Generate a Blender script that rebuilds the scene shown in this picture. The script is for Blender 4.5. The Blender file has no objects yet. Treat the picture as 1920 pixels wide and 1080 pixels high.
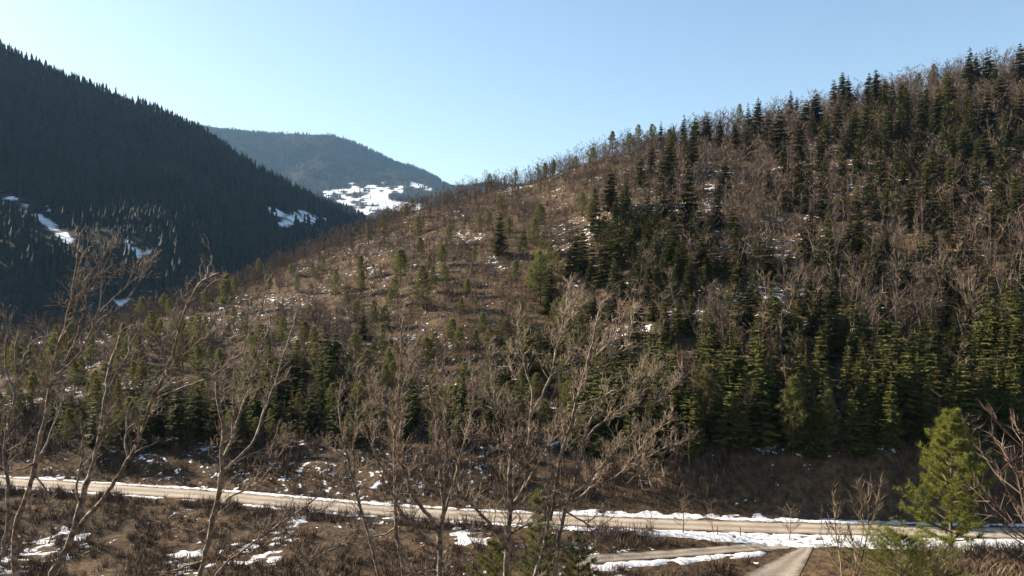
import bpy, math, random
import numpy as np
from mathutils import Vector

SC = bpy.context.scene
COL = SC.collection
# ------------------------------------------------------------------ camera, sky, sun, exposure
F, CX, HY, CZ = 1478.0, 960.0, 560.0, 26.0          # focal length in photo pixels, horizon row, eye height over the road
cam_d = bpy.data.cameras.new('camera')
cam = bpy.data.objects.new('camera', cam_d); COL.objects.link(cam)
cam_d.sensor_width = 36.0; cam_d.lens = 36.0 * F / 1920.0
cam_d.shift_y = (HY - 540.0) / 1920.0
cam_d.clip_start = 0.2; cam_d.clip_end = 20000
cam.location = (0, 0, CZ); cam.rotation_euler = (math.radians(90), 0, 0)
SC.camera = cam

SUN_AZ, SUN_EL = math.radians(-63), math.radians(26)   # azimuth from the view axis, positive to the right
world = bpy.data.worlds.new('World'); SC.world = world; world.use_nodes = True
wn = world.node_tree; bg = wn.nodes['Background']
sky = wn.nodes.new('ShaderNodeTexSky'); sky.sky_type = 'NISHITA'; sky.sun_disc = False
sky.sun_elevation = SUN_EL; sky.sun_rotation = SUN_AZ
sky.altitude = 300; sky.air_density = 1.2; sky.dust_density = 0.7; sky.ozone_density = 1.6
wn.links.new(sky.outputs[0], bg.inputs[0]); bg.inputs[1].default_value = 0.056
S = Vector((math.sin(SUN_AZ) * math.cos(SUN_EL), math.cos(SUN_AZ) * math.cos(SUN_EL), math.sin(SUN_EL)))
sl = bpy.data.lights.new('sun', 'SUN'); sl.energy = 5.0; sl.angle = math.radians(0.53); sl.color = (1.0, 0.88, 0.71)
sun = bpy.data.objects.new('sun', sl); COL.objects.link(sun)
sun.rotation_euler = S.to_track_quat('Z', 'Y').to_euler(); sun.location = (-200, 60, 300)
SC.view_settings.view_transform = 'Standard'; SC.view_settings.look = 'None'
SC.view_settings.exposure = 1.8; SC.view_settings.gamma = 1.0; SC.view_settings.use_curve_mapping = False
SC.cycles.use_denoising = True
SC.cycles.max_bounces = 5; SC.cycles.diffuse_bounces = 2; SC.cycles.volume_bounces = 0
SC.cycles.transparent_max_bounces = 8

rng = np.random.default_rng(11)
R = random.Random(5)

# ------------------------------------------------------------------ numeric helpers
def _hash(ix, iy, seed):
    h = (ix.astype(np.int64) * 374761393 + iy.astype(np.int64) * 668265263 + seed * 974711) & 0xffffffff
    h = ((h ^ (h >> 13)) * 1274126177) & 0xffffffff
    return ((h ^ (h >> 16)) & 0xffff) / 65535.0
def vnoise(x, y, seed=0):
    x = np.asarray(x, float); y = np.asarray(y, float)
    ix = np.floor(x); iy = np.floor(y); fx = x - ix; fy = y - iy
    fx = fx * fx * (3 - 2 * fx); fy = fy * fy * (3 - 2 * fy)
    a = _hash(ix, iy, seed); b = _hash(ix + 1, iy, seed); c = _hash(ix, iy + 1, seed); d = _hash(ix + 1, iy + 1, seed)
    return a + (b - a) * fx + (c - a) * fy + (a - b - c + d) * fx * fy
def fbm(x, y, seed=0, oct=4):
    s = 0; a = 0.5; t = 0
    for k in range(oct):
        s = s + a * vnoise(x * 2 ** k + 17.3 * k, y * 2 ** k - 9.1 * k, seed + k); t += a; a *= 0.5
    return s / t
def sstep(a, b, x):
    t = np.clip((x - a) / (b - a), 0, 1); return t * t * (3 - 2 * t)
def proj(X, Y, Z):
    Y = np.maximum(Y, 0.1); return CX + F * X / Y, HY - F * (Z - CZ) / Y

# ------------------------------------------------------------------ the lie of the land (metres; the road is z = 0)
RX = np.array([-400, -150, -72.7, -55.5, -39.4, -21.2, -7.6, 8.7, 20.8, 32.5, 44.0, 56.5, 130, 400])
RY = np.array([165, 127, 112, 108, 104, 98, 94.5, 92, 90.4, 89.2, 88.2, 87.4, 86, 90])
_xs = np.linspace(-400, 400, 1601); _ys = np.interp(_xs, RX, RY)
_k = np.ones(31) / 31; _ys2 = np.convolve(np.pad(_ys, 15, mode='edge'), _k, mode='valid')
def road_y(X): return np.interp(X, _xs, _ys2)
CPX = np.array([-1500, -500, -200, 0, 100, 200, 300, 400, 500, 640, 760, 900, 1030, 1150, 1280, 1400, 1500, 1600, 1700, 1800, 1920, 2300, 3200])
CPY = np.array([760, 740, 700, 655, 632, 612, 588, 556, 520, 458, 408, 366, 335, 300, 275, 252, 230, 208, 186, 160, 132, 80, 60])
CPD = np.array([170, 180, 190, 205, 215, 225, 240, 252, 265, 282, 292, 300, 302, 302, 300, 297, 294, 292, 291, 290, 290, 290, 290])
def zt(X, Y):
    X = np.asarray(X, float); Y = np.asarray(Y, float)
    yr = road_y(X); d = Y - yr
    # camera-side slope running down to a bench below the road
    bench = -0.25 - 2.0 * sstep(-5, -20, d) + 1.1 * (fbm(X / 9, Y / 9, 3) - 0.5) * sstep(-4.2, -9, d)
    right = sstep(24, 36, X)
    bench = bench + right * 0.9 * sstep(-6, -16, d)
    slope = 24.4 - 0.472 * Y + 1.2 * (fbm(X / 12, Y / 12, 5) - 0.5)
    k = 1.5
    near = k * np.logaddexp(bench / k, slope / k)
    # hillside across the road
    u = X / np.maximum(Y, 60.0); px = CX + F * u
    yc = np.interp(px, CPX, CPD); zc = CZ + yc * (HY - np.interp(px, CPX, CPY)) / F
    hb = 2.6 + 4.6 * sstep(10, 26, X) - 1.6 * sstep(58, 90, X)
    wb = 7.0
    yb = yr + 5.4 + wb
    bank = hb * sstep(5.0, 5.4 + wb, d) * (1 + 0.25 * (fbm(X / 4, Y / 4, 8) - 0.5))
    s1 = hb + (zc + 2.2 - hb) * (Y - yb) / np.maximum(yc - yb, 20)
    s2 = zc + 2.2 - 0.5 * (Y - yc)
    k2 = 3.0
    sm = -k2 * np.logaddexp(-s1 / k2, -s2 / k2)
    sm = np.maximum(sm, -30 + 0.0 * sm)
    w = sstep(12, 45, d)
    gul = (fbm(X / 34 + 0.25 * Y / 34, Y / 120, 21, 3) - 0.5) * 9.0 * w * sstep(yc + 30, yc - 40, Y)
    rough = (fbm(X / 14, Y / 14, 31) - 0.5) * 3.2 * w + (vnoise(X / 2.6, Y / 2.6, 33) - 0.5) * 0.5 * sstep(5, 12, d)
    hill = np.where(d < 5.4 + wb, bank, sm) + gul + rough
    z = np.where(d < -3.3, near * sstep(-3.3, -5.2, d), np.where(d > 4.6, hill * sstep(4.6, 6.2, d), 0.0))
    ditch = -0.30 * sstep(3.3, 3.9, d) * sstep(5.6, 4.7, d)
    return z + ditch
def hit(px, py, y0=72.0, y1=430.0, n=900):
    """first point of the ground along the sight line through a photo pixel"""
    Y = np.linspace(y0, y1, n); X = Y * (px - CX) / F
    z = zt(X, Y); zr = CZ + Y * (HY - py) / F
    i = np.nonzero(z >= zr)[0]
    if len(i) == 0:
        j = int(np.argmax((z - CZ) / Y)); return X[j], Y[j], z[j]
    return X[i[0]], Y[i[0]], z[i[0]]

# ------------------------------------------------------------------ object helpers
def mesh_arrays(name, V, faces, mats=(), attrs=None, smooth=False):
    """V (n,3); faces: (m,3) or (m,4) int array, or list of such arrays"""
    fl = faces if isinstance(faces, list) else [faces]
    fl = [np.asarray(f, np.int32) for f in fl if len(f)]
    me = bpy.data.meshes.new(name); me.vertices.add(len(V))
    me.vertices.foreach_set('co', np.asarray(V, np.float32).ravel())
    loops = np.concatenate([f.ravel() for f in fl]); tot = np.concatenate([np.full(len(f), f.shape[1], np.int32) for f in fl])
    start = np.concatenate([[0], np.cumsum(tot)[:-1]]).astype(np.int32)
    me.loops.add(len(loops)); me.loops.foreach_set('vertex_index', loops.astype(np.int32))
    me.polygons.add(len(tot)); me.polygons.foreach_set('loop_start', start); me.polygons.foreach_set('loop_total', tot)
    me.polygons.foreach_set('use_smooth', np.full(len(tot), smooth, bool))
    for k, a in (attrs or {}).items():
        at = me.attributes.new(k, 'FLOAT', 'POINT'); at.data.foreach_set('value', np.asarray(a, np.float32))
    for m in mats: me.materials.append(m)
    me.update(calc_edges=True)
    return me
def link(name, data, parent=None, **kw):
    o = bpy.data.objects.new(name, data); COL.objects.link(o)
    if parent is not None: o.parent = parent
    for k, v in kw.items(): o[k] = v
    return o
def thing(name, label, cat, loc, group=None, scale=(1, 1, 1), rz=0.0):
    o = bpy.data.objects.new(name, None); COL.objects.link(o)
    o.empty_display_size = 0.5; o.location = loc; o.scale = scale; o.rotation_euler = (0, 0, rz)
    o['label'] = label; o['category'] = cat
    if group: o['group'] = group
    return o

class MB:
    """collects triangles / quads with a per-vertex tint"""
    def __init__(s): s.V = []; s.T = []; s.Q = []; s.A = []; s.n = 0
    def add(s, V, T=None, Q=None, a=0.5):
        V = np.asarray(V, float)
        if T is not None and len(T): s.T.append(np.asarray(T) + s.n)
        if Q is not None and len(Q): s.Q.append(np.asarray(Q) + s.n)
        s.V.append(V); s.A.append(np.full(len(V), a) if np.isscalar(a) else np.asarray(a)); s.n += len(V)
    def tube(s, P, rad, n=5, a=0.5, cap=False):
        P = np.asarray(P, float); rad = np.asarray(rad, float); m = len(P)
        t = np.gradient(P, axis=0); t /= np.linalg.norm(t, axis=1)[:, None] + 1e-9
        ref = np.array([0.3, 0.9, 0.1]) if abs(t[0] @ np.array([0.3, 0.9, 0.1])) < 0.9 else np.array([1.0, 0, 0])
        b = np.cross(t, ref); b /= np.linalg.norm(b, axis=1)[:, None] + 1e-9; c = np.cross(t, b)
        an = np.arange(n) * 2 * math.pi / n
        V = P[:, None, :] + rad[:, None, None] * (np.cos(an)[None, :, None] * b[:, None, :] + np.sin(an)[None, :, None] * c[:, None, :])
        i = np.arange(m - 1)[:, None] * n; j = np.arange(n)[None, :]; j2 = (j + 1) % n
        Q = np.stack([i + j, i + j2, i + n + j2, i + n + j], -1).reshape(-1, 4)
        s.add(V.reshape(-1, 3), Q=Q, a=a)
    def arrays(s):
        V = np.concatenate(s.V); A = np.concatenate(s.A); f = []
        if s.T: f.append(np.concatenate(s.T))
        if s.Q: f.append(np.concatenate(s.Q))
        return V, f, A
    def mesh(s, name, mat, smooth=False):
        V, f, A = s.arrays(); return mesh_arrays(name, V, f, [mat], {'tint': A}, smooth)
    def tris(s):
        V, f, A = s.arrays(); out = []
        for q in f: out += [q] if q.shape[1] == 3 else [q[:, [0, 1, 2]], q[:, [0, 2, 3]]]
        return V, np.concatenate(out), A

# ------------------------------------------------------------------ materials
def new_mat(name, rough=0.9, spec=0.1):
    m = bpy.data.materials.new(name); m.use_nodes = True
    b = m.node_tree.nodes['Principled BSDF']; b.inputs['Roughness'].default_value = rough
    b.inputs['Specular IOR Level'].default_value = spec
    return m, m.node_tree, b
def N(nt, t, **kw):
    n = nt.nodes.new(t)
    for k, v in kw.items(): setattr(n, k, v)
    return n
def ramp(nt, fac, stops):
    r = N(nt, 'ShaderNodeValToRGB'); e = r.color_ramp.elements
    while len(e) < len(stops): e.new(0.5)
    for i, (p, c) in enumerate(stops): e[i].position = p; e[i].color = (*c, 1)
    nt.links.new(fac, r.inputs[0]); return r.outputs[0]
def noise(nt, scale, detail=4, rough=0.55, vec=None, dist=0.0):
    n = N(nt, 'ShaderNodeTexNoise'); n.inputs['Scale'].default_value = scale; n.inputs['Detail'].default_value = detail
    n.inputs['Roughness'].default_value = rough; n.inputs['Distortion'].default_value = dist
    if vec is not None: nt.links.new(vec, n.inputs['Vector'])
    return n.outputs[0]
def math_(nt, op, a, b=None, clamp=False):
    n = N(nt, 'ShaderNodeMath', operation=op); n.use_clamp = clamp
    for i, v in enumerate((a, b)):
        if v is None: continue
        if isinstance(v, (int, float)): n.inputs[i].default_value = v
        else: nt.links.new(v, n.inputs[i])
    return n.outputs[0]
def mixc(nt, f, a, b, mode='MIX'):
    n = N(nt, 'ShaderNodeMix', data_type='RGBA', blend_type=mode)
    for s, v in ((0, f), (6, a), (7, b)):
        if isinstance(v, (int, float)): n.inputs[s].default_value = v
        elif isinstance(v, tuple): n.inputs[s].default_value = (*v, 1)
        else: nt.links.new(v, n.inputs[s])
    return n.outputs[2]
def bump(nt, b, h, strength=0.5, dist=0.1):
    n = N(nt, 'ShaderNodeBump'); n.inputs['Strength'].default_value = strength; n.inputs['Distance'].default_value = dist
    nt.links.new(h, n.inputs['Height']); nt.links.new(n.outputs[0], b.inputs['Normal'])
def geo_pos(nt): return N(nt, 'ShaderNodeNewGeometry').outputs['Position']
def attr(nt, name): return N(nt, 'ShaderNodeAttribute', attribute_name=name).outputs['Fac']

SNOW = (0.80, 0.82, 0.86)
def ground_material(name, stops, scale, snow_scale, snow_soft=0.05):
    m, nt, b = new_mat(name, 0.95, 0.05)
    p = geo_pos(nt)
    base = ramp(nt, noise(nt, scale, 6, 0.65, p), stops)
    big = ramp(nt, noise(nt, scale * 0.06, 3, 0.5, p), [(0.35, (0.72, 0.72, 0.72)), (0.65, (1.15, 1.1, 1.05))])
    base = mixc(nt, 1.0, base, big, 'MULTIPLY')
    hue = ramp(nt, noise(nt, scale * 0.11, 4, 0.6, p, 0.6), [(0.40, (1.0, 1.0, 1.0)), (0.56, (1.12, 1.10, 1.0)), (0.68, (1.08, 0.94, 0.86))])
    base = mixc(nt, 1.0, base, hue, 'MULTIPLY')
    n = noise(nt, snow_scale, 5, 0.62, p)
    f = math_(nt, 'ADD', math_(nt, 'MULTIPLY', math_(nt, 'SUBTRACT', n, 0.5), 1.6), attr(nt, 'snow'))
    f = math_(nt, 'MULTIPLY', math_(nt, 'SUBTRACT', f, 0.62), 1.0 / snow_soft, True)
    nt.links.new(mixc(nt, f, base, SNOW), b.inputs['Base Color'])
    bump(nt, b, noise(nt, scale * 1.6, 5, 0.7, p), 0.9, 0.35 / scale)
    return m
M_ground = ground_material('leaf litter', [(0.28, (0.020, 0.014, 0.009)), (0.45, (0.064, 0.045, 0.030)), (0.62, (0.112, 0.079, 0.052)), (0.8, (0.19, 0.142, 0.098))], 1.3, 0.8)
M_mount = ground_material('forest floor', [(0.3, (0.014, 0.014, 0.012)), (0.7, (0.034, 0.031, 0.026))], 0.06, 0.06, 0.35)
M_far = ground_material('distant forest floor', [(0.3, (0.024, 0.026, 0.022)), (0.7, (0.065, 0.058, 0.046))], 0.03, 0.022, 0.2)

def tint_material(name, c0, c1, c2, rand=0.35, rough=0.85, spec=0.15, transl=0.0):
    """colour by the piece's own tint, shifted per object"""
    m, nt, b = new_mat(name, rough, spec)
    col = ramp(nt, attr(nt, 'tint'), [(0.0, c0), (0.5, c1), (1.0, c2)])
    oi = N(nt, 'ShaderNodeObjectInfo').outputs['Random']
    v = math_(nt, 'ADD', math_(nt, 'MULTIPLY', oi, rand), 1 - rand * 0.5)
    hsv = N(nt, 'ShaderNodeHueSaturation'); hsv.inputs['Hue'].default_value = 0.5
    nt.links.new(v, hsv.inputs['Value']); nt.links.new(col, hsv.inputs['Color'])
    nt.links.new(math_(nt, 'ADD', math_(nt, 'MULTIPLY', oi, 0.035), 0.4825), hsv.inputs['Hue'])
    nt.links.new(hsv.outputs[0], b.inputs['Base Color'])
    if transl:
        t = N(nt, 'ShaderNodeBsdfTranslucent'); nt.links.new(hsv.outputs[0], t.inputs[0])
        mx = N(nt, 'ShaderNodeMixShader'); mx.inputs[0].default_value = transl
        out = nt.nodes['Material Output']; nt.links.new(b.outputs[0], mx.inputs[1]); nt.links.new(t.outputs[0], mx.inputs[2]); nt.links.new(mx.outputs[0], out.inputs[0])
    return m
M_spruce = tint_material('spruce needles', (0.028, 0.033, 0.008), (0.088, 0.084, 0.016), (0.15, 0.094, 0.044), 0.8, transl=0.2)
M_pineN = tint_material('pine needles', (0.055, 0.065, 0.017), (0.11, 0.118, 0.03), (0.165, 0.155, 0.045), 0.3, transl=0.35)
M_pineH = tint_material('olive pine needles', (0.058, 0.060, 0.020), (0.12, 0.115, 0.038), (0.18, 0.155, 0.06), 0.4, transl=0.4)
M_pineB = tint_material('bright pine needles', (0.080, 0.098, 0.020), (0.17, 0.19, 0.036), (0.23, 0.235, 0.052), 0.2, transl=0.38)
M_bark = tint_material('conifer bark', (0.055, 0.038, 0.028), (0.10, 0.07, 0.05), (0.2, 0.14, 0.1), 0.3)
M_bare = tint_material('bare wood', (0.058, 0.040, 0.028), (0.120, 0.084, 0.057), (0.21, 0.163, 0.12), 0.5)
M_brush = tint_material('dry brush', (0.036, 0.022, 0.015), (0.102, 0.065, 0.041), (0.21, 0.16, 0.10), 0.0)
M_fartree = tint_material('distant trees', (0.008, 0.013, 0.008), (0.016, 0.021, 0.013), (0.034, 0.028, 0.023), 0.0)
def bark_material():
    m, nt, b = new_mat('foreground bark', 0.85, 0.2)
    p = geo_pos(nt)
    n1 = noise(nt, 9.0, 5, 0.65, p); n2 = noise(nt, 42.0, 4, 0.6, p)
    c = ramp(nt, n1, [(0.32, (0.055, 0.040, 0.028)), (0.48, (0.17, 0.13, 0.093)), (0.66, (0.42, 0.355, 0.275))])
    c = mixc(nt, attr(nt, 'tint'), c, (0.25, 0.175, 0.122))
    nt.links.new(c, b.inputs['Base Color']); bump(nt, b, n2, 0.7, 0.02)
    return m
M_fbark = bark_material()
def gravel_material(name, c0, c1, c2):
    m, nt, b = new_mat(name, 0.95, 0.08)
    p = geo_pos(nt)
    c = ramp(nt, noise(nt, 3.5, 6, 0.7, p), [(0.25, c0), (0.5, c1), (0.75, c2)])
    w = ramp(nt, noise(nt, 0.22, 3, 0.5, p), [(0.3, (0.78, 0.77, 0.76)), (0.7, (1.08, 1.06, 1.02))])
    c = mixc(nt, 1.0, c, w, 'MULTIPLY')
    st = N(nt, 'ShaderNodeMapping'); st.inputs['Scale'].default_value = (0.25, 1.6, 1.0); nt.links.new(p, st.inputs['Vector'])
    a = math_(nt, 'ADD', attr(nt, 'across'), math_(nt, 'MULTIPLY', math_(nt, 'SUBTRACT', noise(nt, 1.0, 4, 0.6, st.outputs[0]), 0.5), 0.9))
    c = mixc(nt, 1.0, c, ramp(nt, a, [(0.05, (0.70, 0.66, 0.61)), (0.28, (0.90, 0.88, 0.86)), (0.48, (1.08, 1.08, 1.08)), (0.68, (0.90, 0.87, 0.83)), (0.92, (0.42, 0.35, 0.28))]), 'MULTIPLY')
    nt.links.new(c, b.inputs['Base Color'])
    bump(nt, b, noise(nt, 7.0, 4, 0.6, p), 0.5, 0.06)
    return m
M_road = gravel_material('packed gravel road', (0.25, 0.215, 0.18), (0.34, 0.30, 0.255), (0.42, 0.38, 0.335))
M_path = gravel_material('grey gravel', (0.19, 0.168, 0.142), (0.26, 0.232, 0.20), (0.33, 0.30, 0.265))
m, nt, b = new_mat('snow', 0.6, 0.2); p = geo_pos(nt)
nt.links.new(ramp(nt, noise(nt, 2.2, 5, 0.6, p), [(0.30, (0.16, 0.13, 0.11)), (0.42, (0.48, 0.47, 0.47)), (0.62, (0.74, 0.76, 0.80))]), b.inputs['Base Color'])
bump(nt, b, noise(nt, 3.0, 5, 0.6, p), 0.6, 0.12)
M_snow = m
m, nt, b = new_mat('withered leaf', 0.8, 0.2); b.inputs['Base Color'].default_value = (0.13, 0.055, 0.03, 1); M_leaf = m
m, nt, b = new_mat('weathered stake', 0.8, 0.2); b.inputs['Base Color'].default_value = (0.09, 0.07, 0.055, 1); M_stake = m

# ------------------------------------------------------------------ snow cover in photo-traced places (stored on the ground itself)
HILL_SNOW = [(850, 400, 55, 20, .8), (880, 445, 60, 28, .8), (925, 495, 45, 25, 1), (705, 505, 32, 14, .8), (850, 582, 60, 12, .5), (745, 465, 40, 9, .6),
             (1000, 395, 90, 40, .55), (1335, 345, 30, 32, 1), (1330, 385, 45, 30, .8), (1395, 380, 90, 40, .55), (1445, 450, 45, 30, .9), (1470, 482, 30, 16, 1),
             (1530, 382, 50, 14, .7), (1888, 182, 22, 12, 1), (1870, 240, 40, 30, .55), (1680, 520, 60, 25, .5), (1775, 552, 45, 15, .7), (1860, 560, 45, 20, .6),
             (802, 720, 24, 34, 1), (790, 770, 16, 26, 1), (1280, 760, 12, 26, .9), (1565, 748, 16, 6, 1), (1570, 665, 35, 12, .55), (560, 610, 110, 30, .5),
             (300, 605, 150, 30, .5), (150, 680, 110, 40, .55), (1700, 862, 20, 10, .8), (640, 530, 70, 30, .5), (1380, 940, 80, 26, .9), (470, 895, 30, 25, .8), (1895, 935, 40, 28, .8), (1570, 858, 60, 8, .6)]
def hill_snow(X, Y, Z):
    px, py = proj(X, Y, Z); s = 0.16 + 0.44 * fbm(X / 16, Y / 10, 41, 3)
    for cx, cy, rx, ry, a in HILL_SNOW:
        r = np.sqrt(((px - cx) / rx) ** 2 + ((py - cy) / ry) ** 2)
        s = np.maximum(s, 0.17 + (0.36 * a) * sstep(1.6, 0.2, r) * (0.55 + 0.9 * fbm(X / 5, Y / 5, 43, 3)))
    return s - 0.16 * sstep(1180, 1260, px) * sstep(850, 875, py) * (1 - sstep(1440, 1470, px) * sstep(1480, 1440, px))

# ------------------------------------------------------------------ ground sheet: camera slope, bench, bank, hillside, back slope
us = np.linspace(-1.25, 1.25, 390)
ysamp = np.concatenate([np.arange(-24, 70, 2.5), np.arange(70, 118, 0.5), np.arange(118, 330, 1.05), np.arange(330, 1000, 14.0)])
U, YY = np.meshgrid(us, ysamp); XX = U * np.maximum(YY, 60.0)
ZZ = zt(XX, YY)
ZZ = np.where(YY > 330, np.maximum(ZZ, -30), ZZ)
def grid_faces(r, c):
    i = np.arange(r - 1)[:, None] * c + np.arange(c - 1)[None, :]
    return np.stack([i, i + 1, i + c + 1, i + c], -1).reshape(-1, 4)
me = mesh_arrays('ground', np.stack([XX, YY, ZZ], -1).reshape(-1, 3), grid_faces(*XX.shape), [M_ground], {'snow': hill_snow(XX, YY, ZZ).ravel()}, True)
link('ground', me, kind='structure')
# the valley floor under everything, out to the foot of the far mountains and beyond
vx, vy = np.meshgrid(np.linspace(-9000, 9000, 60), np.linspace(-900, 9000, 50))
vz = -48 + 10 * (fbm(vx / 300, vy / 300, 4) - 0.5)
me = mesh_arrays('valley_floor', np.stack([vx, vy, vz], -1).reshape(-1, 3), grid_faces(*vx.shape), [M_mount], {'snow': np.full(vx.size, 0.1)}, True)
link('valley_floor', me, kind='structure')

# ------------------------------------------------------------------ shaded mountain on the left and the hazy one behind it
def seg_dist(px, py, pts):
    best = np.full(np.shape(px), 1e9)
    for (x0, y0), (x1, y1) in zip(pts[:-1], pts[1:]):
        dx, dy = x1 - x0, y1 - y0; L = dx * dx + dy * dy + 1e-9
        t = np.clip(((px - x0) * dx + (py - y0) * dy) / L, 0, 1)
        best = np.minimum(best, np.hypot(px - x0 - t * dx, py - y0 - t * dy))
    return best
M1X = np.array([-2600, -1400, -700, -300, 0, 60, 130, 220, 300, 400, 500, 600, 660, 720, 800, 1000, 1500])
M1Y = np.array([250, 120, 20, -10, 92, 118, 150, 186, 216, 268, 332, 386, 408, 445, 500, 600, 640])
M1D = np.array([1100, 1250, 1320, 1360, 1400, 1410, 1425, 1450, 1480, 1530, 1590, 1650, 1690, 1740, 1800, 1900, 1900])
def z_m1(X, Y):
    px = CX + F * X / Y
    yc = np.interp(px, M1X, M1D); zc = CZ + yc * (HY - np.interp(px, M1X, M1Y)) / F
    y0 = 560 + 0.18 * np.clip(px, 0, 1000); 
    t = (Y - y0) / (yc - y0)
    s1 = -62 + (zc + 62) * np.clip(t, -0.2, 9) ** 1.0 if False else -62 + (zc + 62) * t
    s2 = zc - 0.45 * (Y - yc)
    k = 9.0; z = -k * np.logaddexp(-(s1 + 6) / k, -(s2 + 6) / k)
    w = sstep(0.0, 0.25, t) * sstep(1.05, 0.8, t)
    rid = np.abs(fbm(X / 330 - Y / 900, Y / 700, 51, 3) - 0.5) * 2
    return z + w * (70 * (rid - 0.3) + 26 * (fbm(X / 110, Y / 110, 53) - 0.5)) + 10 * (fbm(X / 60, Y / 60, 54) - 0.5) * (t < 0.98)
M1_SNOW = [([(-10, 352), (20, 372), (60, 398), (95, 420), (130, 452)], 12), ([(72, 385), (96, 395)], 6), ([(505, 392), (528, 402)], 9), ([(530, 420), (560, 405), (585, 412)], 15), ([(590, 408), (622, 416)], 5),
           ([(238, 455), (256, 470)], 10), ([(258, 478), (288, 470)], 10), ([(212, 568), (240, 562)], 8), ([(262, 545), (292, 548)], 8), ([(70, 448), (76, 452)], 4)]
def m1_snow(X, Y, Z):
    px, py = proj(X, Y, Z); s = np.full(np.shape(X), 0.0)
    for pts, w in M1_SNOW: s = np.maximum(s, (1.0 - 0.35 * sstep(0.5, 0.62, fbm(X / 14, Y / 22, 66, 4))) * sstep(1.25, 0.5, seg_dist(px, py, pts) / w))
    return s
u1, y1 = np.meshgrid(np.linspace(-1.9, 0.28, 220), np.linspace(540, 2150, 170)); x1 = u1 * y1
z1 = np.maximum(z_m1(x1, y1), -60)
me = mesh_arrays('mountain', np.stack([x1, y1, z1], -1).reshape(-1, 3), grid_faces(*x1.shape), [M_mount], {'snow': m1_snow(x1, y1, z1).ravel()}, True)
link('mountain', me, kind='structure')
M2X = np.array([-1500, -400, 0, 200, 350, 450, 500, 560, 620, 655, 700, 760, 810, 845, 880, 920, 1000, 1300, 2200])
M2Y = np.array([120, 170, 205, 215, 231, 244, 250, 253, 253, 262, 283, 308, 329, 349, 356, 360, 380, 420, 470])
def z_m2(X, Y):
    px = CX + F * X / Y
    yc = 6400 + 0 * X; zc = CZ + yc * (HY - np.interp(px, M2X, M2Y)) / F
    zv = CZ + 5000 * (HY - 352) / F                       # head of the snowy meadows
    low = CZ + Y * (HY - (352 + (5000 - Y) * 0.0625)) / F
    low = np.where(Y < 4200, (CZ + 4200 * (HY - 402) / F) - 0.35 * (4200 - Y), low)
    up = zv + (zc - zv) * (Y - 5000) / 1400.0
    up = np.minimum(up, zc + 8 - 0.5 * (Y - 6400))
    z = np.where(Y < 5000, low, up)
    z = np.minimum(z, zc + 4)
    rid = np.abs(fbm(X / 840, Y / 1800, 61, 3) - 0.5) * 2
    return z + sstep(4960, 5400, Y) * sstep(6380, 6000, Y) * (130 * (rid - 0.3)) + 26 * (fbm(X / 240, Y / 240, 63) - 0.5)
M2_SNOW = [([(612, 364), (640, 362), (700, 360), (752, 355)], 9), ([(660, 345), (668, 358)], 8), ([(690, 352), (705, 352)], 6), ([(640, 375), (690, 375), (722, 372)], 13), ([(672, 398), (700, 390), (750, 385), (790, 392)], 12),
           ([(772, 344), (785, 348), (800, 354), (815, 362)], 6), ([(715, 342), (724, 342)], 2.5)]
def m2_snow(X, Y, Z):
    px, py = proj(X, Y, Z); s = np.full(np.shape(X), 0.0)
    for pts, w in M2_SNOW: s = np.maximum(s, (1.0 - 0.5 * sstep(0.48, 0.62, fbm(X / 40, Y / 80, 65, 4))) * sstep(1.35, 0.5, seg_dist(px, py, pts) / w))
    return s
u2, y2 = np.meshgrid(np.linspace(-0.75, 0.6, 220), np.linspace(3500, 7600, 140)); x2 = u2 * y2
z2 = np.maximum(z_m2(x2, y2), -60)
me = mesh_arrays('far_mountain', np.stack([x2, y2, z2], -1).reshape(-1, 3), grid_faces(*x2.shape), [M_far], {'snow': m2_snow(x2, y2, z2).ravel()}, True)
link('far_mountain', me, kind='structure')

def far_cone(seed, lv, n):
    r = np.random.default_rng(seed); mb = MB()
    for k in range(lv):
        z0 = 0.04 + 0.9 * k / lv; z1 = min(1.0, z0 + 1.5 / lv); rr = 0.19 * (1 - k / lv) ** 0.8
        an = np.arange(n) * 2 * math.pi / n + r.uniform(0, 6); q = rr * r.uniform(0.65, 1.25, n)
        V = np.concatenate([np.stack([q * np.cos(an), q * np.sin(an), z0 + r.uniform(-.03, .03, n)], -1), [[0, 0, z1]]])
        mb.add(V, T=[[i, (i + 1) % n, n] for i in range(n)], a=0.0)
    return mb.tris()
def far_round(seed):
    r = np.random.default_rng(seed); mb = MB()
    n = 6; an = np.arange(n) * 2 * math.pi / n; V = []
    for z, q in ((0.1, 0.14), (0.5, 0.3), (0.85, 0.17)):
        rr = q * r.uniform(0.7, 1.3, n); V += [[rr[i] * math.cos(an[i]), rr[i] * math.sin(an[i]), z + r.uniform(-.06, .06)] for i in range(n)]
    V += [[0, 0, 1]]; T = [[12 + i, 12 + (i + 1) % n, 18] for i in range(n)]
    Q = [[k * n + i, k * n + (i + 1) % n, (k + 1) * n + (i + 1) % n, (k + 1) * n + i] for k in range(2) for i in range(n)]
    mb.add(V, T=T, Q=Q, a=0.0); return mb.tris()
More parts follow.
